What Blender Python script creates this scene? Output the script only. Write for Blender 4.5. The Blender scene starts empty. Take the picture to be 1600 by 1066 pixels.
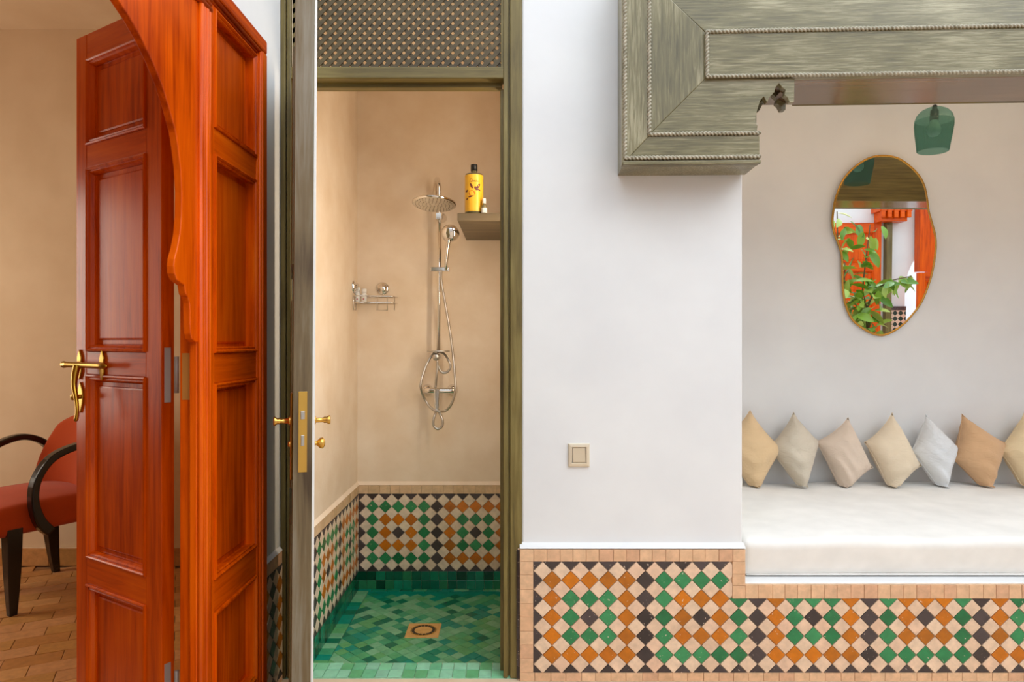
import bpy, bmesh, math, random
from mathutils import Vector, Matrix
random.seed(7)
scene = bpy.context.scene
COL = scene.collection

# ---------------------------------------------------------------- camera, world, light, exposure
EYE = 1.255                      # eye height above the courtyard floor
F = 24.0 / 36.0 * 1600           # focal length in px of the 1600 px wide frame
cam_d = bpy.data.cameras.new('camera'); cam = bpy.data.objects.new('camera', cam_d); COL.objects.link(cam)
cam_d.lens = 24.0; cam_d.sensor_width = 36.0; cam_d.clip_start = 0.02
cam.location = (0, 0, EYE); cam.rotation_euler = (math.pi / 2, 0, 0)
scene.camera = cam
world = bpy.data.worlds.new('world'); scene.world = world; world.use_nodes = True
bg = world.node_tree.nodes['Background']; bg.inputs[0].default_value = (0.85, 0.95, 1.05, 1); bg.inputs[1].default_value = 1.75
vs = scene.view_settings
vs.view_transform = 'Standard'; vs.look = 'None'; vs.gamma = 1.0; vs.use_curve_mapping = False
vs.exposure = 0.24

def area(name, loc, target, sx, sy, power, col):
    l = bpy.data.lights.new(name, 'AREA'); l.shape = 'RECTANGLE'; l.size = sx; l.size_y = sy
    l.energy = power; l.color = col
    o = bpy.data.objects.new(name, l); COL.objects.link(o); o.location = loc
    o.rotation_euler = (Vector(target) - Vector(loc)).to_track_quat('-Z', 'Y').to_euler()
    return o
# daylight of the window of the room on the left
area('room_window_light', (-3.93, 2.75, 1.45), (-1.0, 2.2, 1.25), .9, 1.5, 22, (1.0, 0.87, 0.68))
# hazy sun high over the open courtyard
sun_d = bpy.data.lights.new('sun', 'SUN'); sun_d.energy = 0.85; sun_d.angle = math.radians(40); sun_d.color = (0.98, 1.0, 1.0)
sun = bpy.data.objects.new('sun', sun_d); COL.objects.link(sun)
sun.rotation_euler = Vector((-0.66, 0.72, -1.0)).to_track_quat('-Z', 'Y').to_euler()

# ---------------------------------------------------------------- helpers
def W(x, y, d):
    """a point seen at pixel x, y that stands at depth d"""
    return Vector(((x - 800) * d / F, d, EYE + (533 - y) * d / F))
def zat(y, d): return EYE + (533 - y) * d / F
def xat(x, d): return (x - 800) * d / F
def lin(r, g, b):
    f = lambda c: (c / 255 / 12.92) if c / 255 <= .04045 else ((c / 255 + .055) / 1.055) ** 2.4
    return (f(r), f(g), f(b), 1)
def mul(c, k): return (min(c[0] * k, 1), min(c[1] * k, 1), min(c[2] * k, 1), 1)

class MB:
    def __init__(s): s.v = []; s.f = []
    def add(s, vs, fs):
        o = len(s.v); s.v += [tuple(p) for p in vs]; s.f += [tuple(i + o for i in f) for f in fs]; return s
    def box(s, x0, x1, y0, y1, z0, z1):
        return s.add([(x0,y0,z0),(x1,y0,z0),(x1,y1,z0),(x0,y1,z0),(x0,y0,z1),(x1,y0,z1),(x1,y1,z1),(x0,y1,z1)],
                     [(0,3,2,1),(4,5,6,7),(0,1,5,4),(1,2,6,5),(2,3,7,6),(3,0,4,7)])
    def prism(s, poly, a, b, place):
        """polygon (p, q) pulled from a to b; place(p, q, t) gives the point"""
        n = len(poly)
        vs = [place(p, q, a) for p, q in poly] + [place(p, q, b) for p, q in poly]
        fs = [tuple(range(n)), tuple(range(2 * n - 1, n - 1, -1))]
        fs += [(i, i + n, (i + 1) % n + n, (i + 1) % n) for i in range(n)]
        return s.add(vs, fs)
    def tube(s, path, r, n=8, closed=False, cap=True):
        path = [Vector(p) for p in path]; m = len(path); rings = []
        up = None
        for i, p in enumerate(path):
            a = path[(i - 1) % m] if (closed or i > 0) else p
            b = path[(i + 1) % m] if (closed or i < m - 1) else p
            t = (b - a)
            if t.length < 1e-9: t = Vector((0, 0, 1))
            t.normalize()
            if up is None:
                up = Vector((0, 0, 1)) if abs(t.z) < .9 else Vector((1, 0, 0))
            u = (up - t * up.dot(t))
            if u.length < 1e-6: u = t.orthogonal()
            u.normalize(); w = t.cross(u); up = u
            rr = r[i] if isinstance(r, (list, tuple)) else r
            rings.append([p + (u * math.cos(2 * math.pi * k / n) + w * math.sin(2 * math.pi * k / n)) * rr for k in range(n)])
        vs = [q for ring in rings for q in ring]; fs = []
        for i in range(m if closed else m - 1):
            j = (i + 1) % m
            fs += [(i * n + k, i * n + (k + 1) % n, j * n + (k + 1) % n, j * n + k) for k in range(n)]
        if cap and not closed:
            fs.append(tuple(range(n - 1, -1, -1))); fs.append(tuple(range((m - 1) * n, m * n)))
        return s.add(vs, fs)
    def lathe(s, prof, n=32, axis='z', c=(0, 0, 0), mod=None):
        m = len(prof); vs = []
        for r, h in prof:
            for k in range(n):
                a = 2 * math.pi * k / n; rr = r * (mod(a) if mod else 1)
                p = (rr * math.cos(a), rr * math.sin(a), h)
                if axis == 'y': p = (p[0], p[2], p[1])
                if axis == 'x': p = (p[2], p[0], p[1])
                vs.append((p[0] + c[0], p[1] + c[1], p[2] + c[2]))
        fs = [(i * n + k, i * n + (k + 1) % n, (i + 1) * n + (k + 1) % n, (i + 1) * n + k) for i in range(m - 1) for k in range(n)]
        return s.add(vs, fs)
    def mesh(s, name):
        me = bpy.data.meshes.new(name); me.from_pydata(s.v, [], s.f)
        bm = bmesh.new(); bm.from_mesh(me); bmesh.ops.recalc_face_normals(bm, faces=bm.faces); bm.to_mesh(me); bm.free()
        return me

def obj(name, mb, mat, parent=None, smooth=False, bevel=0, mtx=None, segs=2):
    me = mb.mesh(name) if isinstance(mb, MB) else mb
    if mat is not None and not me.materials: me.materials.append(mat)
    if smooth:
        for p in me.polygons: p.use_smooth = True
    o = bpy.data.objects.new(name, me); COL.objects.link(o)
    if parent is not None: o.parent = parent
    if mtx is not None: o.matrix_local = mtx
    if bevel:
        b = o.modifiers.new('bevel', 'BEVEL'); b.width = bevel; b.segments = segs; b.limit_method = 'ANGLE'; b.angle_limit = math.radians(35)
        b.harden_normals = False
    return o
def boxobj(name, x0, x1, y0, y1, z0, z1, mat, parent=None, bevel=.002): 
    return obj(name, MB().box(x0, x1, y0, y1, z0, z1), mat, parent, bevel=bevel)
def empty(name, mtx=None):
    o = bpy.data.objects.new(name, None); COL.objects.link(o); o.empty_display_size = .1
    if mtx is not None: o.matrix_world = mtx
    return o
def tag(o, label=None, cat=None, group=None, kind=None):
    if label: o['label'] = label
    if cat: o['category'] = cat
    if group: o['group'] = group
    if kind: o['kind'] = kind
    return o
def struct(o, label=None): return tag(o, label, None, None, 'structure')
def frame(origin, u, v, n):
    m = Matrix.Identity(4)
    for i, c in enumerate((u, v, n)):
        for k in range(3): m[k][i] = c[k]
    for k in range(3): m[k][3] = origin[k]
    return m
def catmull(pts, per=6, closed=False):
    pts = [Vector(p) for p in pts]; n = len(pts); out = []
    for i in range(n if closed else n - 1):
        g = lambda k: pts[k % n] if closed else pts[min(max(k, 0), n - 1)]
        p0, p1, p2, p3 = g(i - 1), g(i), g(i + 1), g(i + 2)
        for j in range(per):
            t = j / per
            out.append(.5 * ((2 * p1) + (p2 - p0) * t + (2 * p0 - 5 * p1 + 4 * p2 - p3) * t * t + (3 * p1 - p0 - 3 * p2 + p3) * t ** 3))
    if not closed: out.append(pts[-1])
    return out

# ---------------------------------------------------------------- materials
def newmat(name):
    m = bpy.data.materials.new(name); m.use_nodes = True
    nt = m.node_tree; return m, nt, nt.nodes['Principled BSDF']
def ramp(nt, fac, stops):
    r = nt.nodes.new('ShaderNodeValToRGB')
    while len(r.color_ramp.elements) < len(stops): r.color_ramp.elements.new(.5)
    for e, (p, c) in zip(r.color_ramp.elements, stops): e.position = p; e.color = c
    nt.links.new(fac, r.inputs[0]); return r.outputs[0]
def noise(nt, scale, detail=4, rough=.55, coord='Object', vec=(1, 1, 1), dist=0, own=False):
    tc = nt.nodes.new('ShaderNodeTexCoord'); mp = nt.nodes.new('ShaderNodeMapping'); mp.inputs['Scale'].default_value = vec
    n = nt.nodes.new('ShaderNodeTexNoise'); n.inputs['Scale'].default_value = scale; n.inputs['Detail'].default_value = detail
    n.inputs['Roughness'].default_value = rough; n.inputs['Distortion'].default_value = dist
    nt.links.new(tc.outputs[coord], mp.inputs[0]); src = mp.outputs[0]
    if own:      # every piece cut from another spot
        oi = nt.nodes.new('ShaderNodeObjectInfo'); sc = nt.nodes.new('ShaderNodeVectorMath'); sc.operation = 'SCALE'; sc.inputs['Scale'].default_value = 37.0
        cb = nt.nodes.new('ShaderNodeCombineXYZ')
        for k in range(3): nt.links.new(oi.outputs['Random'], cb.inputs[k])
        nt.links.new(cb.outputs[0], sc.inputs[0]); ad = nt.nodes.new('ShaderNodeVectorMath'); ad.operation = 'ADD'
        nt.links.new(mp.outputs[0], ad.inputs[0]); nt.links.new(sc.outputs[0], ad.inputs[1]); src = ad.outputs[0]
    nt.links.new(src, n.inputs['Vector'])
    return n.outputs['Fac']
def bump(nt, b, h, strength, dist=.002):
    n = nt.nodes.new('ShaderNodeBump'); n.inputs['Strength'].default_value = strength; n.inputs['Distance'].default_value = dist
    nt.links.new(h, n.inputs['Height']); nt.links.new(n.outputs[0], b.inputs['Normal'])
def mottled(name, c1, c2, scale=6, rough=.6, bs=.15, bscale=60, spec=.5, coat=0, lo=.35, hi=.65, bd=.002):
    m, nt, b = newmat(name)
    nt.links.new(ramp(nt, noise(nt, scale), [(lo, c1), (hi, c2)]), b.inputs['Base Color'])
    b.inputs['Roughness'].default_value = rough; b.inputs['Specular IOR Level'].default_value = spec
    b.inputs['Coat Weight'].default_value = coat; b.inputs['Coat Roughness'].default_value = .15
    if bs: bump(nt, b, noise(nt, bscale, 3), bs, bd)
    return m
def plain(name, c, rough=.5, metal=0, spec=.5):
    m, nt, b = newmat(name)
    b.inputs['Base Color'].default_value = c; b.inputs['Roughness'].default_value = rough
    b.inputs['Metallic'].default_value = metal; b.inputs['Specular IOR Level'].default_value = spec
    return m
def wood(name, dark, mid, light, axis='z', rough=.3, coat=.4, bs=.15, fine=42, spec=.5):
    m, nt, b = newmat(name)
    v = {'x': (.06, 1, 1), 'y': (1, .06, 1), 'z': (1, 1, .06)}[axis]
    g = noise(nt, fine, 6, .65, vec=v, dist=.4); big = noise(nt, 5, 3, .5, vec=tuple(.35 if k < .5 else 1 for k in v), dist=.8)
    mx = nt.nodes.new('ShaderNodeMath'); mx.operation = 'MULTIPLY_ADD'; mx.inputs[1].default_value = .55
    nt.links.new(g, mx.inputs[0])
    m2 = nt.nodes.new('ShaderNodeMath'); m2.operation = 'MULTIPLY'; m2.inputs[1].default_value = .45
    nt.links.new(big, m2.inputs[0]); nt.links.new(m2.outputs[0], mx.inputs[2])
    nt.links.new(ramp(nt, mx.outputs[0], [(.34, dark), (.5, mid), (.66, light)]), b.inputs['Base Color'])
    b.inputs['Specular IOR Level'].default_value = spec; b.inputs['Roughness'].default_value = rough; b.inputs['Coat Weight'].default_value = coat; b.inputs['Coat Roughness'].default_value = .12
    bump(nt, b, g, bs, .001)
    return m
def glaze(name, cols, rough=.25, bs=.12, spec=.5, chips=0):
    """hand-cut tile: tone differs from piece to piece, cloudy glaze"""
    m, nt, b = newmat(name)
    oi = nt.nodes.new('ShaderNodeObjectInfo'); k = len(cols)
    r = nt.nodes.new('ShaderNodeValToRGB'); r.color_ramp.interpolation = 'CONSTANT' if k > 3 else 'LINEAR'
    while len(r.color_ramp.elements) < k: r.color_ramp.elements.new(.5)
    for i, (e, c) in enumerate(zip(r.color_ramp.elements, cols)): e.position = i / k if k > 3 else i / max(k - 1, 1); e.color = c
    nt.links.new(oi.outputs['Random'], r.inputs[0])
    n = noise(nt, 34, 4, .6, 'Object', own=True)
    mr = nt.nodes.new('ShaderNodeMapRange'); mr.inputs[1].default_value = .3; mr.inputs[2].default_value = .7; mr.inputs[3].default_value = .84; mr.inputs[4].default_value = 1.12
    nt.links.new(n, mr.inputs[0])
    mx = nt.nodes.new('ShaderNodeMix'); mx.data_type = 'RGBA'; mx.blend_type = 'MULTIPLY'; mx.inputs[0].default_value = 1
    nt.links.new(r.outputs[0], mx.inputs[6]); nt.links.new(mr.outputs[0], mx.inputs[7])
    out = mx.outputs[2]
    if chips:
        ch = ramp(nt, noise(nt, 110, 2, .5, 'Object', own=True), [(.70, (0, 0, 0, 1)), (.74, (1, 1, 1, 1))])
        m3 = nt.nodes.new('ShaderNodeMix'); m3.data_type = 'RGBA'; m3.inputs[7].default_value = lin(222, 200, 180)
        nt.links.new(ch, m3.inputs[0]); nt.links.new(out, m3.inputs[6]); out = m3.outputs[2]
    nt.links.new(out, b.inputs['Base Color'])
    b.inputs['Roughness'].default_value = rough; b.inputs['Specular IOR Level'].default_value = spec
    bump(nt, b, noise(nt, 25, 2, own=True), bs, .003)
    return m
def fabric(name, c, weave=900, bs=.25, rough=.9, wrinkle=0):
    m, nt, b = newmat(name)
    nt.links.new(ramp(nt, noise(nt, 7, 3), [(.3, mul(c, .93)), (.7, mul(c, 1.05))]), b.inputs['Base Color'])
    b.inputs['Roughness'].default_value = rough; b.inputs['Specular IOR Level'].default_value = .2; b.inputs['Sheen Weight'].default_value = .15
    if wrinkle:
        ad = nt.nodes.new('ShaderNodeMath'); ad.operation = 'MULTIPLY_ADD'; ad.inputs[1].default_value = wrinkle
        nt.links.new(noise(nt, 16, 3, .6, vec=(1, 1, 2.2), dist=1.2), ad.inputs[0]); nt.links.new(noise(nt, weave, 2), ad.inputs[2])
        bump(nt, b, ad.outputs[0], .5, .002)
    else: bump(nt, b, noise(nt, weave, 2), bs, .001)
    return m

M = {}
M['plaster'] = mottled('white_plaster', lin(226, 226, 226), lin(233, 233, 232), 2.5, .75, .12, 26)
M['tadelakt'] = mottled('beige_tadelakt', lin(231, 208, 179), lin(244, 226, 203), 5, .5, .35, 40, lo=.3, hi=.7)
M['room_plaster'] = mottled('warm_plaster', lin(224, 194, 156), lin(232, 204, 168), 3, .8, .1, 30)
M['grout_pale'] = mottled('pale_grout', lin(205, 178, 150), lin(225, 200, 172), 30, .9, .2, 200)
M['grout_green'] = mottled('green_grout', lin(150, 185, 150), lin(190, 210, 180), 30, .9, .2, 200)
M['black'] = glaze('black_glaze', [lin(62, 50, 48), lin(78, 66, 66), lin(52, 42, 40)], .35, chips=1)
M['orange'] = glaze('amber_glaze', [lin(190, 105, 10), lin(210, 118, 0), lin(170, 98, 15)], .3, chips=1)
M['green'] = glaze('green_glaze', [lin(30, 120, 70), lin(60, 145, 90), lin(25, 105, 60)], .25, chips=1)
M['pale'] = glaze('bisque_tile', [lin(224, 190, 160), lin(232, 202, 172), lin(228, 188, 158)], .55)
M['border'] = glaze('terracotta_border_tile', [lin(220, 174, 134), lin(228, 186, 146), lin(214, 166, 130)], .65)
M['spale'] = glaze('cream_tile', [lin(226, 205, 178), lin(234, 212, 186), lin(228, 200, 172)], .4)
M['sborder'] = glaze('sand_border_tile', [lin(214, 178, 138), lin(222, 190, 150), lin(206, 172, 130)], .55)
EM = [lin(95, 165, 118), lin(60, 150, 105), lin(105, 172, 125), lin(10, 128, 95), lin(120, 178, 135), lin(0, 105, 75), lin(80, 160, 105), lin(112, 170, 128), lin(0, 135, 112), lin(90, 160, 100)]
M['emerald'] = glaze('emerald_floor_tile', EM, .22)
M['emerald_wall'] = glaze('deep_green_wall_tile', [lin(0, 88, 62), lin(10, 118, 84), lin(0, 62, 40), lin(16, 128, 96), lin(0, 100, 76), lin(35, 118, 75)], .2)
M['emerald_sill'] = glaze('pale_green_sill_tile', [lin(120, 195, 150), lin(100, 180, 135), lin(140, 205, 170), lin(90, 170, 115), lin(130, 190, 160)], .3)
M['brown_tile'] = glaze('ochre_room_tile', [lin(196, 138, 78), lin(206, 150, 90), lin(184, 126, 66), lin(200, 144, 92), lin(190, 136, 72)], .5)
for ax in 'xyz':
    M['red' + ax] = wood('red_varnished_wood_' + ax, lin(164, 50, 0), lin(216, 82, 1), lin(236, 104, 6), ax, .26, 0, .12, 42, .22)
    M['olive' + ax] = wood('olive_painted_wood_' + ax, lin(82, 68, 28), lin(112, 96, 46), lin(138, 122, 68), ax, .45, .04, .3, 60)
    M['beam' + ax] = wood('weathered_olive_wood_' + ax, lin(76, 68, 36), lin(116, 106, 68), lin(168, 158, 124), ax, .38, .3, 1.0, 150)
M['lattice'] = wood('brown_lattice_wood', lin(58, 46, 20), lin(84, 68, 34), lin(108, 90, 50), 'x', .5, 0, .3, 60)
M['worn'] = wood('worn_door_edge', lin(68, 50, 28), lin(112, 94, 64), lin(146, 140, 124), 'z', .6, 0, .6, 30)
M['rope'] = mottled('painted_rope', lin(140, 132, 110), lin(184, 174, 152), 60, .5, 0)
M['soffit'] = wood('varnished_soffit', lin(84, 56, 30), lin(112, 82, 52), lin(140, 106, 70), 'x', .25, .5, .3, 30)
M['soffitx'] = M['soffit']
M['brass'] = plain('brass', lin(222, 176, 88), .28, 1)
M['oldbrass'] = plain('old_brass', lin(190, 148, 50), .3, 1)
M['dullbrass'] = plain('dull_hinge_brass', lin(196, 130, 60), .4, .3)
M['chrome'] = plain('chrome', (.82, .80, .78, 1), .12, 1)
M['satin'] = plain('satin_chrome', (.55, .52, .48, 1), .35, 1)
M['gold'] = plain('gold_frame', lin(200, 150, 70), .25, 1)
M['mirror'] = plain('mirror_glass', (.93, .94, .93, 1), .0, 1)
M['steel'] = plain('steel_hinge', lin(186, 180, 168), .4, .2)
M['ebony'] = plain('black_lacquer', (.012, .009, .008, 1), .18)
M['velvet'] = fabric('rust_velvet', lin(186, 70, 20), 500)
M['linen'] = fabric('cream_linen', lin(244, 242, 237), 700)
M['black_plastic'] = plain('black_plastic', (.01, .01, .01, 1), .35)
M['white_plastic'] = plain('white_plastic', (.82, .80, .76, 1), .4)
M['shelfwood'] = wood('grey_brown_shelf', lin(80, 66, 44), lin(98, 82, 56), lin(116, 98, 70), 'x', .5, .1, .3, 30)
M['champagne'] = plain('champagne_plastic', lin(214, 196, 168), .35, .25)
M['champagne_light'] = plain('champagne_frame', lin(226, 212, 188), .3, .35)
M['floor'] = mottled('courtyard_floor', lin(214, 188, 158), lin(224, 200, 170), 8, .6, .1, 30)

# ---------------------------------------------------------------- tiles
_tiles = {}
def tile_mesh(poly, mat, th, bev):
    key = (mat, round(th, 4), tuple((round(p[0], 4), round(p[1], 4)) for p in poly))
    if key in _tiles: return _tiles[key]
    n = len(poly); cx = sum(p[0] for p in poly) / n; cy = sum(p[1] for p in poly) / n
    r = max(math.hypot(p[0] - cx, p[1] - cy) for p in poly); k = max(.5, 1 - bev / r * 1.4)
    v = [(p[0], p[1], 0) for p in poly] + [(p[0], p[1], th - bev * .6) for p in poly] + [(cx + (p[0] - cx) * k, cy + (p[1] - cy) * k, th) for p in poly]
    f = [tuple(range(2 * n, 3 * n))]
    for a in (0, n):
        f += [(a + i, a + (i + 1) % n, a + n + (i + 1) % n, a + n + i) for i in range(n)]
    me = MB().add(v, f).mesh('tile'); me.materials.append(M[mat]); _tiles[key] = me
    return me
def clip(poly, u0, u1, v0, v1):
    for ax, lim, sgn in ((0, u0, 1), (0, u1, -1), (1, v0, 1), (1, v1, -1)):
        out = []
        for i in range(len(poly)):
            a, b = poly[i], poly[(i + 1) % len(poly)]
            da, db = sgn * (a[ax] - lim), sgn * (b[ax] - lim)
            if da >= 0: out.append(a)
            if (da >= 0) != (db >= 0):
                t = da / (da - db); out.append((a[0] + (b[0] - a[0]) * t, a[1] + (b[1] - a[1]) * t))
        poly = out
        if len(poly) < 3: return []
    return poly
def parea(p): return abs(sum(p[i][0] * p[(i + 1) % len(p)][1] - p[(i + 1) % len(p)][0] * p[i][1] for i in range(len(p)))) / 2
def tile(name, parent, fr, poly, mat, th=.006, bev=.0012, jit=.0006):
    if len(poly) < 3 or parea(poly) < 1.1e-4: return None
    cx = sum(p[0] for p in poly) / len(poly); cy = sum(p[1] for p in poly) / len(poly)
    me = tile_mesh([(p[0] - cx, p[1] - cy) for p in poly], mat, th, bev)
    o = bpy.data.objects.new(name, me); COL.objects.link(o); o.parent = parent
    tilt = Matrix.Rotation(random.uniform(-.012, .012), 4, 'X') @ Matrix.Rotation(random.uniform(-.012, .012), 4, 'Y')
    o.matrix_local = fr @ Matrix.Translation((cx, cy, random.uniform(-jit, jit))) @ tilt
    return o
def rect(u0, u1, v0, v1): return [(u0, v0), (u1, v0), (u1, v1), (u0, v1)]
def diamond(u, v, r): return [(u - r, v), (u, v - r), (u + r, v), (u, v + r)]
def mosaic(parent, fr, rects, uo, vo, p, cols, rows, colour, pale, joint=.0016):
    """square tiles on edge; rects is the area they fill, uo, vo the first column and the top row"""
    def inside(pt): return any(u0 - 1e-5 <= pt[0] <= u1 + 1e-5 and v0 - 1e-5 <= pt[1] <= v1 + 1e-5 for u0, u1, v0, v1 in rects)
    def put(name, u, v, mat):
        d = diamond(u, v, p / 2 - joint)
        if all(inside(q) for q in d): tile(name, parent, fr, d, mat); return
        for R in rects:
            c = clip(d, *R)
            if c: tile(name, parent, fr, c, mat)
    for i in cols:
        for j in rows:
            put('coloured_tile', uo + i * p, vo - j * p, colour(i, j))
            put('pale_tile', uo + (i + .5) * p, vo - (j + .5) * p, pale)
def zellige(flip=False, rows=6):
    def f(i, j):
        if j == 0 or j == rows or i % 6 == 0: return 'black'
        c = i % 6; ring = c in (1, 5) or j in (1, 5)
        odd = (i // 6) % 2 == 1
        a, b = ('orange', 'green') if (odd == flip) else ('green', 'orange')
        if c == 3 and j == 3: return 'black'
        return a if ring else b
    return f
def strip(name, parent, fr, u0, u1, v0, v1, size, mat, along='u', joint=.0012, th=.006):
    a, b = (u0, u1) if along == 'u' else (v0, v1)
    n = max(1, round(abs(b - a) / size)); cuts = [a]
    for k in range(1, n): cuts.append(a + (b - a) * k / n + random.uniform(-.06, .06) * size)
    cuts.append(b)
    for k in range(n):
        lo, hi = cuts[k] + joint / 2, cuts[k + 1] - joint / 2
        tile(name, parent, fr, rect(lo, hi, v0 + joint / 2, v1 - joint / 2) if along == 'u' else rect(u0 + joint / 2, u1 - joint / 2, lo, hi), mat, th)

# ================================================================ structure
D = 2.54          # courtyard front wall
BACK = 3.60       # alcove back wall
SB = 3.62         # shower back wall
SF = -0.058       # shower floor level
TOP = 3.5
FART = 3.05     # parapet of the far and right courtyard walls
P_ = .857         # edge of the white pier
floor = struct(obj('floor', MB().box(-.86, 6.2, -1.6, 2.66, -.12, 0), M['floor']), 'pale terracotta courtyard floor')
wf = MB()
wf.box(.037, P_, D, SB - .001, 0, TOP) if False else wf.prism([(.037, D), (P_, D), (P_, SB + .1), (.15, SB + .1), (.15, D + .12), (.037, D + .12)], 0, TOP, lambda p, q, t: (p, q, t))
wf.box(-.98, .037, D, D + .12, 2.62, TOP)
wf.box(P_, 6.2, D, D + .12, 2.50, TOP)
wf.box(3.4, 6.2, D, D + .12, 0, 2.5)
struct(obj('wall_front', wf, M['plaster'], bevel=.006), 'white plastered courtyard wall and pier beside the shower door')
# slanted plaster lip on top of the dado
DF = 2.520        # face of the dado backing
lip = MB(); lipz = zat(857.5, DF - .006)
lip.prism([(DF - .006, lipz), (D + .001, lipz), (D + .001, lipz + .016), (DF + .004, lipz + .007)], xat(812, DF), P_ + .004, lambda p, q, t: (t, p, q))
struct(obj('trim_1', lip, M['plaster']), 'white plaster lip above the mosaic dado')
# alcove
ab = MB().box(P_ - .01, 3.5, BACK, BACK + .12, 0, TOP)
struct(obj('wall_alcove_back', ab, M['plaster']), 'white back wall of the seating alcove')
struct(obj('wall_alcove_right', MB().box(3.4, 3.52, D + .12, BACK, 0, TOP), M['plaster']), 'end wall of the alcove')
struct(obj('ceiling_alcove', MB().box(P_, 3.4, D + .12, BACK, 2.62, 2.72), M['plaster']), 'alcove ceiling')
bench = struct(obj('bench', MB().box(P_ - .002, 3.4, DF + .004, BACK, 0, zat(911, DF)), M['plaster'], bevel=.008), 'white built-in masonry bench of the alcove')
bench['category'] = 'bench'
# shower
struct(obj('wall_shower_back', MB().box(-.95, .25, SB, SB + .1, SF - .06, 2.7), M['tadelakt']), 'beige polished plaster wall behind the shower')
struct(obj('wall_shower_left', MB().box(-.95, -.82, D + .01, SB, SF - .06, 2.7), M['tadelakt']), 'beige polished plaster side wall of the shower')
struct(obj('wall_shower_right', MB().box(.14, .149, D + .12, SB, SF - .06, 2.7), M['tadelakt']), 'right side wall of the shower')
struct(obj('ceiling_shower', MB().box(-.95, .15, D + .12, SB, 2.62, 2.72), M['tadelakt']), 'shower ceiling')
fs = struct(obj('floor_shower', MB().box(-.82, .14, D + .10, SB, SF - .05, SF - .004), M['grout_green']), 'emerald tiled shower floor')
# left courtyard wall with the big doorway, room behind it
OPN0, OPN1 = .385, 1.935        # hole in the wall
wl = MB()
wl.box(-.94, -.86, OPN1, D + .01, 0, TOP)
wl.box(-.94, -.86, OPN0, OPN1, 2.16, TOP)
wl.box(-.94, -.86, -1.6, OPN0, 0, TOP)
struct(obj('wall_left', wl, M['plaster']), 'white courtyard wall around the arched doorway')
struct(obj('wall_room_back', MB().box(-4.1, -.95, 3.82, 3.92, -.12, 3.0), M['room_plaster']), 'warm plaster back wall of the room beyond the arch')
rl = MB(); rl.box(-4.1, -4.0, -.6, 2.3, -.12, 3); rl.box(-4.1, -4.0, 3.2, 3.82, -.12, 3); rl.box(-4.1, -4.0, 2.3, 3.2, -.12, .7); rl.box(-4.1, -4.0, 2.3, 3.2, 2.2, 3)
struct(obj('wall_room_left', rl, M['room_plaster']), 'window wall of the room')
struct(obj('wall_room_near', MB().box(-4.0, -.94, -.7, -.6, -.12, 3), M['room_plaster']), 'near wall of the room')
struct(obj('wall_room_right', MB().box(-.97, -.951, D, 3.82, -.12, 3), M['room_plaster']), 'right wall of the room')
struct(obj('ceiling_room', MB().box(-4.1, -.94, -.7, 3.92, 3.0, 3.1), M['room_plaster']), 'room ceiling')
fr_room = struct(obj('floor_room', MB().box(-4.1, -.86, -.7, 3.82, -.12, -.006), mottled('brown_grout', lin(128, 90, 52), lin(150, 108, 66), 30, .9, .2, 200)), 'ochre tiled floor of the room')
# far side of the courtyard (seen in the mirror)
OPY = -1.5
wb = MB(); wb.box(-.94, 4.98, OPY - .15, OPY, 0, FART); wb.box(5.9, 6.3, OPY - .15, OPY, 0, FART); wb.box(4.98, 5.9, OPY - .15, OPY, 2.45, FART)
arcp = [(4.98, 2.45)] + [(5.44 + .46 * math.cos(a), 1.75 + .62 * math.sin(a)) for a in [math.pi - math.pi * k / 16 for k in range(17)]] + [(5.9, 2.45)]
wb.prism(arcp, OPY - .15, OPY, lambda p, q, t: (p, t, q))
struct(obj('wall_back', wb, M['plaster']), 'white courtyard wall opposite the alcove, reflected in the mirror')
struct(obj('wall_right', MB().box(6.2, 6.3, OPY, D + .12, 0, FART), M['plaster']), 'right courtyard wall')
struct(obj('wall_passage', MB().box(4.6, 6.3, OPY - 1.3, OPY - 1.2, 0, FART), M['plaster']), 'wall behind the far arch')

# ---------------------------------------------------------------- dado of the pier and bench
p0 = 29.12 * DF / F
fr_front = frame((0, DF, 0), (1, 0, 0), (0, 0, 1), (0, -1, 0))
X = lambda px: xat(px, DF)
Z = lambda py: zat(py, DF)
bk = MB()
bk.box(X(812), X(1164), DF, D + .01, -.05, Z(858)); bk.box(X(1164), 3.4, DF, DF + .03, -.05, Z(913))
dado = struct(obj('trim_2', bk, M['grout_pale']), 'zellige mosaic dado of amber, green and black diamonds on pier and bench front')
XR = 2.95
mosaic(dado, fr_front, [(X(833.3), X(1143.5), Z(935), Z(877.3)), (X(833.3), XR, Z(1050.2), Z(935))], X(833.3), Z(877.0), p0, range(0, 46), range(0, 7), zellige(False), 'pale')
strip('border_tile', dado, fr_front, X(812.5), X(1164), Z(877.3), Z(858), .0485, 'border')
strip('border_tile', dado, fr_front, X(812.5), X(833.3), Z(1050.2), Z(877.3), .0485, 'border', 'v')
strip('border_tile', dado, fr_front, X(1143.5), X(1164), Z(935), Z(877.3), .0485, 'border', 'v')
strip('border_tile', dado, fr_front, X(1164), XR, Z(935), Z(913.3), .0485, 'border')
strip('border_tile', dado, fr_front, X(812.5), XR, Z(1064), Z(1050.2), .056, 'border')
# dark edge tiles on the return beside the door frame
fr_ret = frame((X(808.2), DF + .012, 0), (.76, -.65, 0), (0, 0, 1), (-.65, -.76, 0))
strip('edge_tile', dado, fr_ret, 0, .0135, Z(1062), Z(860), .049, 'black', 'v', .002)
boxobj('return_backing', X(809), X(812.6), DF + .004, D, 0, Z(858), M['grout_pale'], dado, 0)

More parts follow.
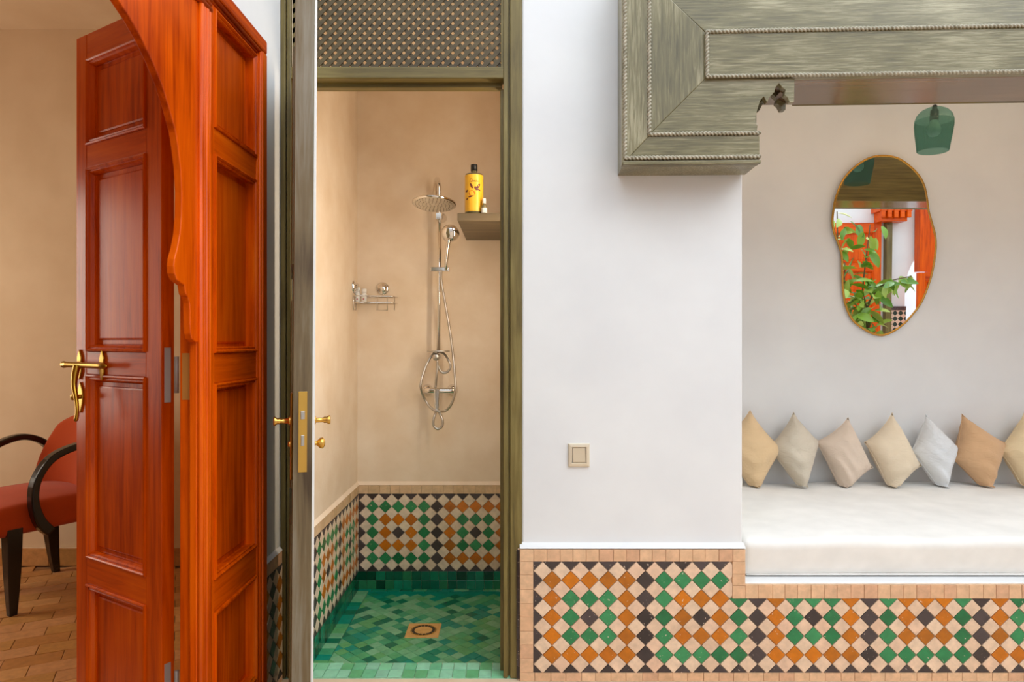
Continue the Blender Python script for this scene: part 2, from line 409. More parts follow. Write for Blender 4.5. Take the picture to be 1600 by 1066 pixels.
# ---------------------------------------------------------------- shower tiles
ps = .0683
ztop = zat(771.2, SB); zbot = ztop - 6 * ps; zborder = ztop + .047
fr_sb = frame((0, SB - .004, 0), (1, 0, 0), (0, 0, 1), (0, -1, 0))
sbt = struct(obj('trim_3', MB().box(-.82, .14, SB - .004, SB, SF, zborder), M['grout_pale']), 'mosaic dado on the back wall of the shower')
mosaic(sbt, fr_sb, [(-.815, .14, zbot, ztop)], -.807, ztop, ps, range(0, 15), range(0, 7), zellige(True), 'spale')
strip('border_tile', sbt, fr_sb, -.815, .14, ztop, zborder, .055, 'sborder')
for r in range(2):
    strip('green_tile', sbt, fr_sb, -.815, .14, zbot - (r + 1) * .0478, zbot - r * .0478, .0475, 'emerald_wall')
fr_sl = frame((-.816, 0, 0), (0, 1, 0), (0, 0, 1), (1, 0, 0))
slt = struct(obj('trim_4', MB().box(-.82, -.816, D + .13, SB - .004, SF, zborder), M['grout_pale']), 'mosaic dado on the left wall of the shower')
SLE = SB - .012
colf = zellige(False)
mosaic(slt, fr_sl, [(D + .13, SLE, zbot, ztop)], SLE + .02 - 18 * ps, ztop, ps, range(3, 19), range(0, 7), lambda i, j: colf(18 - i, j), 'spale')
strip('border_tile', slt, fr_sl, D + .13, SLE, ztop, zborder, .055, 'sborder')
for r in range(2):
    strip('green_tile', slt, fr_sl, D + .13, SLE, zbot - (r + 1) * .0478, zbot - r * .0478, .0475, 'emerald_wall')
for nm, b in (('plaster_lip', MB().prism([(SB - .012, zborder), (SB + .001, zborder), (SB + .001, zborder + .018)], -.82, .14, lambda p, q, t: (t, p, q))),
              ('plaster_lip', MB().prism([(-.808, zborder), (-.821, zborder), (-.821, zborder + .018)], D + .13, SB, lambda p, q, t: (p, t, q)))):
    obj(nm, b, M['tadelakt'], sbt if b.v[0][1] > 3.5 else slt)
# shower floor: border rows and the field laid on the diagonal
fr_fl = frame((0, 0, SF - .004), (1, 0, 0), (0, 1, 0), (0, 0, 1))
FX0, FX1, FY0, FY1 = -.812, .14, D + .112, SB - .01
strip('border_tile', fs, fr_fl, FX0, FX0 + .06, FY0, FY1 - .03, .052, 'emerald', 'v', .002)
strip('border_tile', fs, fr_fl, FX0, FX1, FY1 - .03, FY1, .075, 'emerald', 'u', .002)
DR = (-.476, -.326, 3.015, 3.165)      # drain
side = .0465; hd = side * math.sqrt(.5); cnt = 0; rest = MB(); cand = []
for i in range(-4, 40):
    for j in range(-4, 70):
        u = FX0 + .06 + i * 2 * hd + (j % 2) * hd; v = FY0 + j * hd
        c = clip(diamond(u, v, hd - .0011), FX0 + .061, FX1, FY0, FY1 - .031)
        if not c or parea(c) < 6e-5: continue
        if DR[0] + .03 < u < DR[1] - .03 and DR[2] + .03 < v < DR[3] - .03: continue
        cand.append((u, v, c))
cand.sort(key=lambda t: (xat(783, t[1]) + .02 < t[0], t[1]))
for k, (u, v, c) in enumerate(cand):
    if k < 300 and u < xat(783, v) + .05: tile('floor_tile', fs, fr_fl, c, 'emerald', .005)
    else:
        n = len(c); rest.add([(p[0], p[1], SF - .006) for p in c] + [(p[0], p[1], SF + .0005) for p in c], [tuple(range(n, 2 * n))] + [(i, (i + 1) % n, (i + 1) % n + n, i + n) for i in range(n)])
if rest.v: tag(obj('hidden_floor_tiles', rest, M['emerald'], fs), kind='stuff')
# threshold of two rows
thr = struct(obj('trim_5', MB().box(-.86, .037, D - .005, D + .112, SF - .05, .001), M['grout_green']), 'pale green tiled threshold of the shower')
fr_th = frame((0, 0, .001), (1, 0, 0), (0, 1, 0), (0, 0, 1))
for r in range(2):
    strip('sill_tile', thr, fr_th, -.80, .02, D - .002 + r * .056, D + .054 + r * .056, .048, 'emerald_sill', 'u', .0022, .005)
# drain
dr = empty('floor_drain', Matrix.Translation(((DR[0] + DR[1]) / 2, (DR[2] + DR[3]) / 2, SF)))
tag(dr, 'square brass floor drain with a ring of dark slots in the shower floor', 'drain')
obj('plate', MB().box(-.075, .075, -.075, .075, -.003, .004), mottled('dull_brass', lin(204, 150, 80), lin(220, 170, 100), 40, .4, .1), dr, bevel=.002)
sl = MB()
for k in range(18):
    a = 2 * math.pi * k / 18; ca, sa = math.cos(a), math.sin(a)
    q = [(.04, -.006), (.053, -.0075), (.053, .0075), (.04, .006)]
    sl.prism([(r * ca - t * sa, r * sa + t * ca) for r, t in q], .0042, .0048, lambda p, q, t: (p, q, t))
obj('slots', sl, M['black_plastic'], dr)
obj('lid_rim', MB().lathe([(.055, .004), (.057, .0055), (.059, .004)], 40), M['oldbrass'], dr, smooth=True)

# ---------------------------------------------------------------- dado of the left courtyard wall
lz0 = zat(858, D); 
ld = struct(obj('trim_6', MB().box(-.862, -.856, 2.21, D - .012, 0, lz0), M['grout_pale']), 'mosaic dado in shade between arched doorway and shower door')
fr_ld = frame((-.856, 0, 0), (0, 1, 0), (0, 0, 1), (1, 0, 0))
pc = {0: 'orange', 1: 'black', 2: 'black', 3: 'orange', 4: 'green', 5: 'orange', 6: 'black'}
mosaic(ld, fr_ld, [(2.21, D - .012, lz0 - .048 - 6 * p0, lz0 - .048)], 2.50 - 5 * p0, lz0 - .048, p0, range(0, 7), range(0, 7), lambda i, j: 'black' if j in (0, 6) else ('black' if i == 4 else 'orange' if i in (5, 3) else 'green'), 'pale')
strip('border_tile', ld, fr_ld, 2.21, D - .012, lz0 - .048, lz0, .0485, 'border')
strip('border_tile', ld, fr_ld, 2.21, D - .012, lz0 - .048 - 6 * p0 - .04, lz0 - .048 - 6 * p0, .0485, 'border')
obj('plaster_lip', MB().prism([(-.849, lz0), (-.861, lz0), (-.861, lz0 + .016)], 2.21, D - .012, lambda p, q, t: (p, t, q)), M['plaster'], ld)

# ---------------------------------------------------------------- room floor tiles
ang = math.radians(26); ca, sa = math.cos(ang), math.sin(ang)
fr_rt = frame((-2.4, 2.6, -.006), (ca, sa, 0), (-sa, ca, 0), (0, 0, 1))
def room_pt(u, v): return (-2.4 + u * ca - v * sa, 2.6 + u * sa + v * ca)
tl, tw = .20, .10
for j in range(-14, 16):
    for i in range(-9, 9):
        u0 = i * tl + (j % 2) * tl / 2; v0 = j * tw
        x, y = room_pt(u0 + tl / 2, v0 + tw / 2)
        px = 800 + x * F / max(y, .3)
        if y > 3.80 or y < 1.9 or x < -3.2 or px > 330 or px < -160: continue
        tile('floor_tile', fr_room, fr_rt, rect(u0 + .0015, u0 + tl - .0015, v0 + .0015, v0 + tw - .0015), 'brown_tile', .006, .0015)
# tiled skirting of the room
bb = struct(obj('baseboard_room', MB().box(-3.6, -.97, 3.806, 3.82, 0, .10), M['grout_pale']), 'ochre tiled skirting of the room')
fr_bb = frame((0, 3.806, 0), (1, 0, 0), (0, 0, 1), (0, -1, 0))
strip('skirting_tile', bb, fr_bb, -3.6, -.97, .002, .10, .20, 'brown_tile')
# window of the room
wn = struct(empty('window_1'), 'window of the room beyond the arch')
wm = MB(); wm.box(-4.06, -4.02, 2.3, 2.35, .7, 2.2); wm.box(-4.06, -4.02, 3.15, 3.2, .7, 2.2); wm.box(-4.06, -4.02, 2.35, 3.15, .7, .75); wm.box(-4.06, -4.02, 2.35, 3.15, 2.15, 2.2); wm.box(-4.06, -4.02, 2.73, 2.77, .75, 2.15)
obj('window_frame', wm, M['redz'], wn)
pg, nt, b = newmat('window_glass'); tr = nt.nodes.new('ShaderNodeBsdfTransparent'); mxs = nt.nodes.new('ShaderNodeMixShader'); mxs.inputs[0].default_value = .1
b.inputs['Roughness'].default_value = .02; nt.links.new(tr.outputs[0], mxs.inputs[1]); nt.links.new(b.outputs[0], mxs.inputs[2]); nt.links.new(mxs.outputs[0], nt.nodes['Material Output'].inputs[0])
for ya, yb in ((2.35, 2.73), (2.77, 3.15)): obj('pane', MB().box(-4.045, -4.04, ya, yb, .75, 2.15), pg, wn)

# ================================================================ shower door frame with lattice transom
DFR = 2.532
def jamb(px_list):
    pass
dfm = struct(empty('door_1'), 'olive painted shower door frame with a lattice transom')
Xd = lambda px: xat(px, DFR); Zd = lambda py: zat(py, DFR)
FT = 2.62
m_ = MB(); m_.box(Xd(797), Xd(815.5), DFR, 2.60, 0.003, FT)
obj('jamb', m_, M['olivez'], dfm, bevel=.003)
m_ = MB(); m_.box(Xd(786.5), Xd(794), DFR + .002, 2.60, 0.003, FT); m_.box(Xd(793), Xd(798), DFR + .016, 2.60, .003, FT)
obj('inner_jamb', m_, M['olivez'], dfm, bevel=.003)
obj('door_stop', MB().box(xat(781.5, 2.6), xat(789, 2.6), 2.585, 2.63, 0.003, Zd(131)), M['olivez'], dfm, bevel=.004)
m_ = MB(); m_.box(Xd(438), Xd(446), DFR, 2.60, .003, FT)
obj('jamb', m_, M['olivez'], dfm, bevel=.003)
m_ = MB(); m_.box(Xd(448), Xd(454), DFR + .002, 2.60, .003, FT); m_.box(Xd(445), Xd(460), DFR + .02, 2.60, .003, FT)
obj('inner_jamb', m_, M['olivez'], dfm, bevel=.003)
obj('transom_rail', MB().box(Xd(450), Xd(787), DFR + .004, 2.60, Zd(122), Zd(103)), M['olivex'], dfm, bevel=.004)
obj('door_stop', MB().box(xat(455, 2.6), xat(785, 2.6), 2.585, 2.63, zat(139, 2.6), zat(118, 2.6)), M['olivex'], dfm, bevel=.004)
obj('head', MB().box(Xd(438), Xd(815), DFR, 2.60, 2.57, FT), M['olivex'], dfm, bevel=.003)
obj('lattice_stile', MB().box(Xd(782.5), Xd(788), DFR + .01, 2.59, Zd(105), 2.57), M['olivez'], dfm, bevel=.002)
LU0, LU1, LV0, LV1 = Xd(452), Xd(784), Zd(104), 2.575
pit = 15.35 * 2.55 / F; hw = .0145 / 2
for sgn, ya, yb in ((1, 2.552, 2.556), (-1, 2.556, 2.560)):
    n0 = int((LV1 - LV0) / pit) + 3
    for k in range(-n0 - 2, int((LU1 - LU0) / pit) + n0 + 2):
        c0 = LU0 + k * pit
        s2 = hw * math.sqrt(2); L = .5
        q = [(c0 - s2, LV0 - .05), (c0 + s2, LV0 - .05), (c0 + s2 + sgn * L, LV0 - .05 + L), (c0 - s2 + sgn * L, LV0 - .05 + L)]
        q = clip(q, LU0, LU1, LV0, LV1)
        if len(q) < 3 or parea(q) < 1e-4: continue
        obj('lattice_strip', MB().prism(q, ya, yb, lambda p, r, t: (p, t, r)), M['lattice'], dfm)

# ---------------------------------------------------------------- panelled doors
def ring_mesh(mb, w0, w1, z0, z1, prof, fill=False):
    """loops of a rectangle inset by i at depth y"""
    vs = []; fs = []
    for i, y in prof:
        vs += [(w0 + i, y, z0 + i), (w1 - i, y, z0 + i), (w1 - i, y, z1 - i), (w0 + i, y, z1 - i)]
    for k in range(len(prof) - 1):
        a = 4 * k
        fs += [(a + j, a + (j + 1) % 4, a + 4 + (j + 1) % 4, a + 4 + j) for j in range(4)]
    if fill: a = 4 * (len(prof) - 1); fs.append((a, a + 1, a + 2, a + 3))
    mb.add(vs, fs)
def panel_door(parent, Wd, T, z0, z1, sl, sr, rails, mat, rec=.014, back=True, mould=.022):
    mz, mx = M[mat + 'z'], M[mat + 'x']
    obj('stile', MB().box(0, sl, 0, T, z0, z1), mz, parent, bevel=.002)
    obj('stile', MB().box(Wd - sr, Wd, 0, T, z0, z1), mz, parent, bevel=.002)
    for a, b in rails: obj('rail', MB().box(sl, Wd - sr, 0.0005, T - .0005, a, b), mx, parent, bevel=.002)
    for (a, b), (c, d) in zip(rails[:-1], rails[1:]):
        pm = MB(); pr = [(mould - .004, T / 2), (mould - .004, rec + .004), (mould + .012, rec + .004), (mould + .0135, rec + .001), (mould + .018, rec - .001)]
        ring_mesh(pm, sl, Wd - sr, b, c, pr, True)
        if back: ring_mesh(pm, sl, Wd - sr, b, c, [(i, T - y) for i, y in pr], True)
        pan = obj('panel', pm, mz, parent)
        mm = MB(); pr = [(0, .003), (.001, -.0045), (.005, -.006), (.008, -.003), (.010, .001), (.014, -.001), (.017, .003), (mould - .001, rec - .002), (mould, rec + .008)]
        ring_mesh(mm, sl, Wd - sr, b, c, pr)
        if back: ring_mesh(mm, sl, Wd - sr, b, c, [(i, T - y) for i, y in pr])
        obj('moulding', mm, mz, pan)

# the leaf that stands open into the room
wd = .4525; e = Vector((.848, -.53, 0)); nrm = Vector((-.53, -.848, 0))
free = Vector((-.950, 1.85, 0)) - e * wd
leaf_m = frame(free + Vector((0, 0, .012)), e, -nrm, (0, 0, 1)) if False else frame(free, e, -nrm, (0, 0, 1))
leaf = empty('room_door', leaf_m)
tag(leaf, 'red-brown varnished four-panel door leaf with brass lever standing open beside the armchair', 'door')
RL = [(.012, .16), (.524, .602), (1.155, 1.224), (1.776, 1.844), (2.104, 2.18)]
panel_door(leaf, wd, .037, .012, 2.18, .0605, .0743, RL, 'red', .015)
# brass bolt and lever
def L3(x, n, z): return (x, -n, z)
zb = zat(570, 2.06)
hb = obj('bolt_bar', MB().tube([L3(-.028, .026, zb), L3(-.02, .026, zb), L3(.0, .026, zb), L3(.19, .026, zb), L3(.215, .026, zb), L3(.226, .026, zb)], [.003, .011, .0085, .0085, .009, .002], 10), M['oldbrass'], leaf, True)
for lx in (.0265, .155):
    g = MB().prism([(0, -.046), (.012, -.02), (.010, 0), (.012, .02), (0, .046), (-.012, .02), (-.010, 0), (-.012, -.02)], 0, -.006, lambda p, q, t, lx=lx: (lx + p, t, zb + q))
    g.tube([L3(lx, 0, zb), L3(lx, .02, zb)], .009, 10)
    obj('bolt_bracket', g, M['oldbrass'], leaf, bevel=.0015)
hk = catmull([L3(.068, .03, zb), L3(.068, .036, zb - .03), L3(.072, .040, zb - .06), L3(.088, .042, zb - .10), L3(.098, .044, zb - .135), L3(.093, .046, zb - .165)], 5)
obj('lever_hook', MB().tube(hk, [.010 if k < 6 else .007 + .0018 * math.sin(k * .25) for k in range(len(hk) - 2)] + [.006, .002], 10), M['oldbrass'], leaf, True)
ze = zat(620, 2.07); g = MB()
g.prism([(0, -.05), (.013, -.02), (.016, 0), (.013, .02), (0, .045), (-.013, .02), (-.016, 0), (-.013, -.02)], 0, -.005, lambda p, q, t: (.030 + p, t, ze + q))
g.lathe([(.0, -.03), (.009, -.028), (.010, -.018), (.006, -.012), (.007, 0)], 12, 'y', (.030, 0, ze))
obj('escutcheon', g, M['oldbrass'], leaf, bevel=.0015)
for zc in (zat(588, 1.8), .30):
    g = MB().box(wd - .0005, wd + .0015, .008, .026, zc - .075, zc + .075)
    h = obj('hinge_leaf', g, M['steel'], leaf)
    obj('hinge_pin', MB().tube([(wd + .012, .036, zc - .05), (wd + .012, .036, zc + .05)], .006, 10), M['steel'], h, True)

# ---------------------------------------------------------------- arched wooden door surround on the left wall
XF = -.80
sur = struct(empty('door_2'), 'orange-red varnished wooden door surround with lobed arch and panelled side')
YE = .02                        # near end of the surround
yc = 1.16; mir = lambda y: 2 * yc - y
def side_parts(flip):
    f = (lambda y: mir(y)) if flip else (lambda y: y)
    def bx(name, x0, x1, y0, y1, z0, z1, mt, bev=.003):
        a, b = sorted((f(y0), f(y1))); return obj(name, MB().box(x0, x1, a, b, z0, z1), M[mt], sur, bevel=bev)
    bx('architrave', -.86, -.785, 2.152, 2.193, 0, 2.172, 'redz', .006)
    g = MB()
    for yy, xx, r in ((2.148, -.794, .006), (2.140, -.800, .005)): g.tube([(xx, f(yy), 0), (xx, f(yy), 2.168)], r, 10)
    obj('bead', g, M['redz'], sur, True)
    # panelled side
    if flip: mt = frame((XF, f(2.152), 0), (0, 1, 0), (-1, 0, 0), (0, 0, 1)); sl, sr = .016, .026
    else: mt = frame((XF, 1.806, 0), (0, 1, 0), (-1, 0, 0), (0, 0, 1)); sl, sr = .026, .016
    pe = empty('side_panelling', mt); pe.parent = sur
    hold.append(pe)
    panel_door(pe, .346, .055, .012, 2.17, sl, sr, [(.012, .20), (.525, .612), (1.141, 1.222), (1.759, 1.829), (2.150, 2.17)], 'red', .024, False, .014)
    # bead column beside the opening
    g = MB()
    for yy, r in ((1.747, .009), (1.762, .007), (1.775, .0095), (1.791, .008)): g.tube([(-.797, f(yy), 0), (-.797, f(yy), 2.118)], r, 12)
    bx('bead_column', -.822, -.799, 1.742, 1.806, 0, 2.118, 'redz', .002)
    obj('bead', g, M['redz'], sur, True)
    bx('jamb', -.822, -.802, 1.738, 1.80, 0, 2.16, 'redz', .003)
    bx('jamb', -.853, -.824, 1.752, 1.862, 0, 2.16, 'redz', .003)
    arc = [(1.756, -.003), (1.728, -.003), (1.708, .004), (1.701, .018), (1.698, .045), (1.697, .076), (1.695, .095), (1.688, .107), (1.676, .115), (1.672, .126), (1.669, .136), (1.654, .1395), (1.632, .146), (1.619, .160), (1.6165, .178), (1.620, .195),
           (1.634, .222), (1.647, .258), (1.654, .30), (1.656, .362), (1.650, .415), (1.637, .464), (1.626, .497), (1.5985, .539), (1.563, .585), (1.524, .620), (1.479, .652), (1.431, .677), (1.383, .695), (1.31, .722), (1.24, .75), (1.19, .785), (yc, .83)]
    poly = [(f(y), z + EYE) for y, z in arc] + [(yc, 2.118), (f(1.756), 2.118)]
    obj('arch_spandrel', MB().prism(poly, XF + .0, XF - .019, lambda p, q, t: (t, p, q)), M['redz'], sur, bevel=.0025)
    bx('hinge_plate', -.8245, -.846, 1.7505, 1.7525, zat(625, 1.75), zat(552, 1.75), 'redz', 0).data.materials[0] = M['dullbrass']
hold = []
side_parts(False); side_parts(True)
g = MB()
for zz, r in ((2.127, .009), (2.142, .007), (2.155, .0095)): g.tube([(-.797, mir(1.80), zz), (-.797, 1.80, zz)], r, 12)
obj('bead', g, M['redy'], sur, True)
obj('top_rail', MB().box(-.86, -.80, mir(1.806), 1.806, 2.118, 2.17), M['redy'], sur, bevel=.002)
obj('architrave', MB().box(-.86, -.785, mir(2.193), 2.193, 2.172, 2.215), M['redy'], sur, bevel=.006)
g = MB()
for xx, zz, r in ((-.794, 2.168, .006), (-.800, 2.160, .005)): g.tube([(xx, mir(2.15), zz), (xx, 2.15, zz)], r, 10)
obj('bead', g, M['redy'], sur, True)

# ---------------------------------------------------------------- shower door leaf, standing open towards the camera
e2 = Vector((-.311, .950, .0)).normalized(); y2 = Vector((-e2.y, e2.x, 0))
T2 = .05; fo = Vector((-.571, 1.84, .02)) - y2 * (T2 / 2)
sm = frame(fo, e2, y2, (0, 0, 1))
sm = Matrix.Translation(fo) @ Matrix.Rotation(.0062, 4, 'Y') @ Matrix.Translation(-fo) @ Matrix.Translation((0, 0, 0)) @ sm
sd = empty('shower_door', sm)
tag(sd, 'dark olive painted door seen edge-on with worn wood edge and brass lock, open at the shower', 'door')
panel_door(sd, .70, T2, 0, 2.17, .09, .09, [(0, .18), (.72, .82), (1.35, 1.45), (2.06, 2.17)], 'olive', .014)
obj('seal_strip', MB().box(.001, .02, -.007, .0, .005, 2.16), M['white_plastic'], sd, bevel=.001)
obj('edge_strip', MB().box(-.0015, .001, .001, T2 - .001, .002, 2.168), M['worn'], sd)
zl0, zl1 = zat(752, 1.84) - .02, zat(615, 1.84) - .02
obj('lock_plate', MB().box(-.003, 0, .013, .036, zat(738, 1.84) - .02, zat(612, 1.84) - .02), M['brass'], sd, bevel=.0008)
zh = zat(660, 1.84) - .02; zk = zat(697, 1.84) - .02
obj('latch_bolt', MB().box(-.008, 0, .019, .030, zat(655, 1.84) - .02, zat(642, 1.84) - .02), M['satin'], sd, bevel=.001)
obj('dead_bolt', MB().box(-.0045, 0, .020, .029, zat(697, 1.84) - .02, zat(680, 1.84) - .02), M['satin'], sd, bevel=.001)
for s, y0, nm in ((-1, 0, 'handle'), (1, T2, 'handle')):
    obj('face_plate', MB().box(.02, .062, y0 - (.006 if s < 0 else 0), y0 + (.006 if s > 0 else 0), zl0, zl1), M['brass'], sd, bevel=.003)
    k = lambda t: (.041, y0 + s * t, zh)
    hd_ = obj('handle', MB().tube([k(.004), k(.01), k(.012), k(.03), k(.034), k(.04), k(.046), k(.05)], [.012, .012, .007, .0065, .009, .0085, .013, .011], 14), M['brass'], sd, True)
    kt = (lambda t: (.041, y0 + s * t, zk))
    if s < 0: obj('thumb_turn', MB().tube([kt(.004), kt(.012), kt(.014), kt(.022), kt(.03), kt(.036)], [.009, .006, .006, .014, .016, .008], 14), M['brass'], sd, True)
    else: obj('thumb_turn', MB().tube([kt(.004), kt(.012)], [.01, .006], 12), M['brass'], sd, True)

# ================================================================ carved beam with corbel
yaw = math.atan(.042)
DB = 2.37
bo = Vector((xat(1103, DB), DB, 0))
bmx = Matrix.Translation(bo) @ Matrix.Rotation(-yaw, 4, 'Z')
beam = empty('carved_beam', bmx)
tag(beam, 'weathered olive green carved beam with rope mouldings and a corbel over the alcove', 'beam')
BX = lambda px: (px - 1103) * DB / F
BZ = lambda py: zat(py, DB)
XE = 2.9
def board(name, pts, mat, y0, y1, bev=.003):
    poly = [(BX(x), BZ(y)) for x, y in pts]
    return obj(name, MB().prism(poly, y0, y1, lambda p, q, t: (p, t, q)), M[mat], beam, bevel=bev)
XEP = 1103 + XE * F / DB
board('outer_board', [(972, 257), (1015, 211), (1015, -75), (972, -75)], 'beamz', 0, .03)
board('outer_board', [(972, 257), (1186, 257), (1186, 211), (1015, 211)], 'beamx', 0.001, .03)
board('inner_board', [(1015, 210), (1103, 122), (1103, 50), (1015, -38)], 'beamz', .005, .03)
scal = [(505, 190), (500, 395), (462, 397), (440, 352), (416, 335), (427, 292), (396, 265), (370, 230), (342, 265), (330, 310), (292, 350), (267, 397), (240, 345), (215, 370), (195, 420), (176, 490), (163, 560), (186, 600), (180, 660)]
scp = [(1150 + a / 5.607, 90 + b / 5.607) for a, b in scal]
board('scalloped_bracket', [(1015, 210), (1103, 122)] + scp, 'beamx', .004, .030, .0012)
board('scalloped_bracket', [(1150, 205), (1150, 122)] + scp, 'beamx', .085, .115, .0012)
board('pocket_shade_block', [(1150, 200), (1150, 122), (1240, 122), (1239, 150)] + [(x - 2, y - 9) for x, y in scp[3:-1]], 'soffitx', .030, .085, 0)  # dark filler standing in for the shade in the hollow between the brackets
board('frieze_board', [(1103, 122), (1103, 50), (XEP, 50), (XEP, 122)], 'beamx', -.006, .04)
ub = board('upper_board', [(1103, 50), (1015, -38), (1015, -75), (XEP, -75), (XEP, 50)], 'beamx', .003, .03)
for v in ub.data.vertices: v.co.y += .022 * (v.co.z - BZ(50)) / (BZ(-75) - BZ(50))
core = MB().box(BX(974), BX(1185), .03, .165, BZ(256), BZ(40))
core.box(BX(974), BX(1015), .03, .165, BZ(40), BZ(-74)); core.box(BX(1014), BX(1185), .085, .165, BZ(40), BZ(-74))
obj('corbel_core', core, M['beamz'], beam)
obj('beam_core', MB().box(BX(1186), XE, .03, .285, BZ(122.5), BZ(48)).box(BX(1186), XE, .085, .285, BZ(48.1), BZ(-74)), M['soffit'], beam, bevel=.004)
obj('back_board', MB().box(.4, XE, .285, .295, BZ(123), BZ(-74)), M['olivex'], beam, bevel=.002)
def rope(path, r=.0076, lobes=2, pitch=.026):
    pts = [Vector((BX(x), -yo, BZ(y))) for x, y, yo in path]
    out = []; step = .0020
    for a, b in zip(pts[:-1], pts[1:]):
        n = max(2, int((b - a).length / step))
        out += [a + (b - a) * k / n for k in range(n)]
    out.append(pts[-1])
    mb = MB(); N = 18; s = 0; rings = []
    for i, p in enumerate(out):
        t = (out[min(i + 1, len(out) - 1)] - out[max(i - 1, 0)]).normalized()
        yv = Vector((0, -1, 0)); w = t.cross(yv).normalized()
        if i: s += (p - out[i - 1]).length
        ph = 2 * math.pi * s / pitch
        rings += [p + (yv * math.cos(2 * math.pi * k / N) + w * math.sin(2 * math.pi * k / N)) * r * (.40 + .62 * abs(math.cos(lobes * (2 * math.pi * k / N - ph) / 2))) for k in range(N)]
    fs_ = [(i * N + k, i * N + (k + 1) % N, (i + 1) * N + (k + 1) % N, (i + 1) * N + k) for i in range(len(out) - 1) for k in range(N)]
    fs_ += [tuple(range(N)), tuple(range((len(out) - 1) * N, len(out) * N))]
    mb.add(rings, fs_)
    return obj('rope_moulding', mb, M['rope'], beam, True)
rope([(977, -70, .003), (977, 246, .003), (1187, 246, .003)])
rope([(1015, -70, .002), (1015, 209, .002), (1187, 209, .002)])
rope([(1104, 120, .008), (1104, 51, .008), (XEP, 51, .008)])
rope([(1102, 121, .008), (XEP, 121, .008)])
board('edge_fillet', [(974, 257), (974, 251.5), (1187, 251.5), (1187, 257)], 'beamx', -.008, .01, .002)

# ---------------------------------------------------------------- light switch
sw = empty('light_switch', Matrix.Translation((xat(904.5, D), D, zat(711, D))))
tag(sw, 'square champagne coloured light switch on the white pier', 'switch')
mm = MB(); ring_mesh(mm, -.0395, .0395, -.043, .043, [(0, 0), (0, -.006), (.003, -.0095), (.012, -.011), (.0145, -.008), (.0145, -.004)])
obj('switch_frame', mm, M['champagne_light'], sw)
obj('rocker', MB().prism([(-.0105, -.0265), (-.007, .0265), (0, .0265), (0, -.0265)], -.0235, .0235, lambda p, q, t: (t, p, q)), M['champagne'], sw, bevel=.0015)

# ---------------------------------------------------------------- mattress and cushions
MZ = .516
def mattress():
    x0, x1, y0, y1, z0, z1, r = P_ + .008, 3.38, 2.545, BACK - .003, zat(911, DF) + .002, MZ, .04
    bm = bmesh.new(); bmesh.ops.create_cube(bm, size=1)
    for v in bm.verts: v.co = Vector((x0 + (v.co.x + .5) * (x1 - x0), y0 + (v.co.y + .5) * (y1 - y0), z0 + (v.co.z + .5) * (z1 - z0)))
    bmesh.ops.bevel(bm, geom=list(bm.edges), offset=r, segments=5, profile=.6, affect='EDGES')
    for ax, n, a, b in ((0, 40, x0, x1), (1, 16, y0, y1)):
        for k in range(1, n):
            c = a + (b - a) * k / n; no = Vector((1, 0, 0)) if ax == 0 else Vector((0, 1, 0)); co = no * c
            bmesh.ops.bisect_plane(bm, geom=list(bm.verts) + list(bm.edges) + list(bm.faces), plane_co=co, plane_no=no)
    for v in bm.verts:
        u = (v.co.y - y0) / (y1 - y0); t = (v.co.z - z0) / (z1 - z0)
        v.co.z += t * (.006 * math.sin(v.co.x * 5 + 1) * math.sin(u * 4) + .004 * math.sin(v.co.x * 11 + 2 * u))
        if u < .12: v.co.y += .034 * (1 - min(max(t, 0), 1)) ** 1.5 - .004 * math.sin(v.co.x * 3)
    me = bpy.data.meshes.new('mattress'); bm.to_mesh(me); bm.free()
    return me
mt = empty('mattress', None)
tag(mt, 'long cream linen mattress on the built-in bench', 'mattress')
obj('cover', mattress(), M['linen'], mt, True)
pz = [(P_ + .03, 2.549), (1.4, 2.5475), (2.2, 2.5475), (3.3, 2.549)]
obj('seam_piping', MB().tube(catmull([(a, 2.584, zat(911, DF) + .010) for a, b in pz], 6), .004, 6), M['linen'], mt, True)

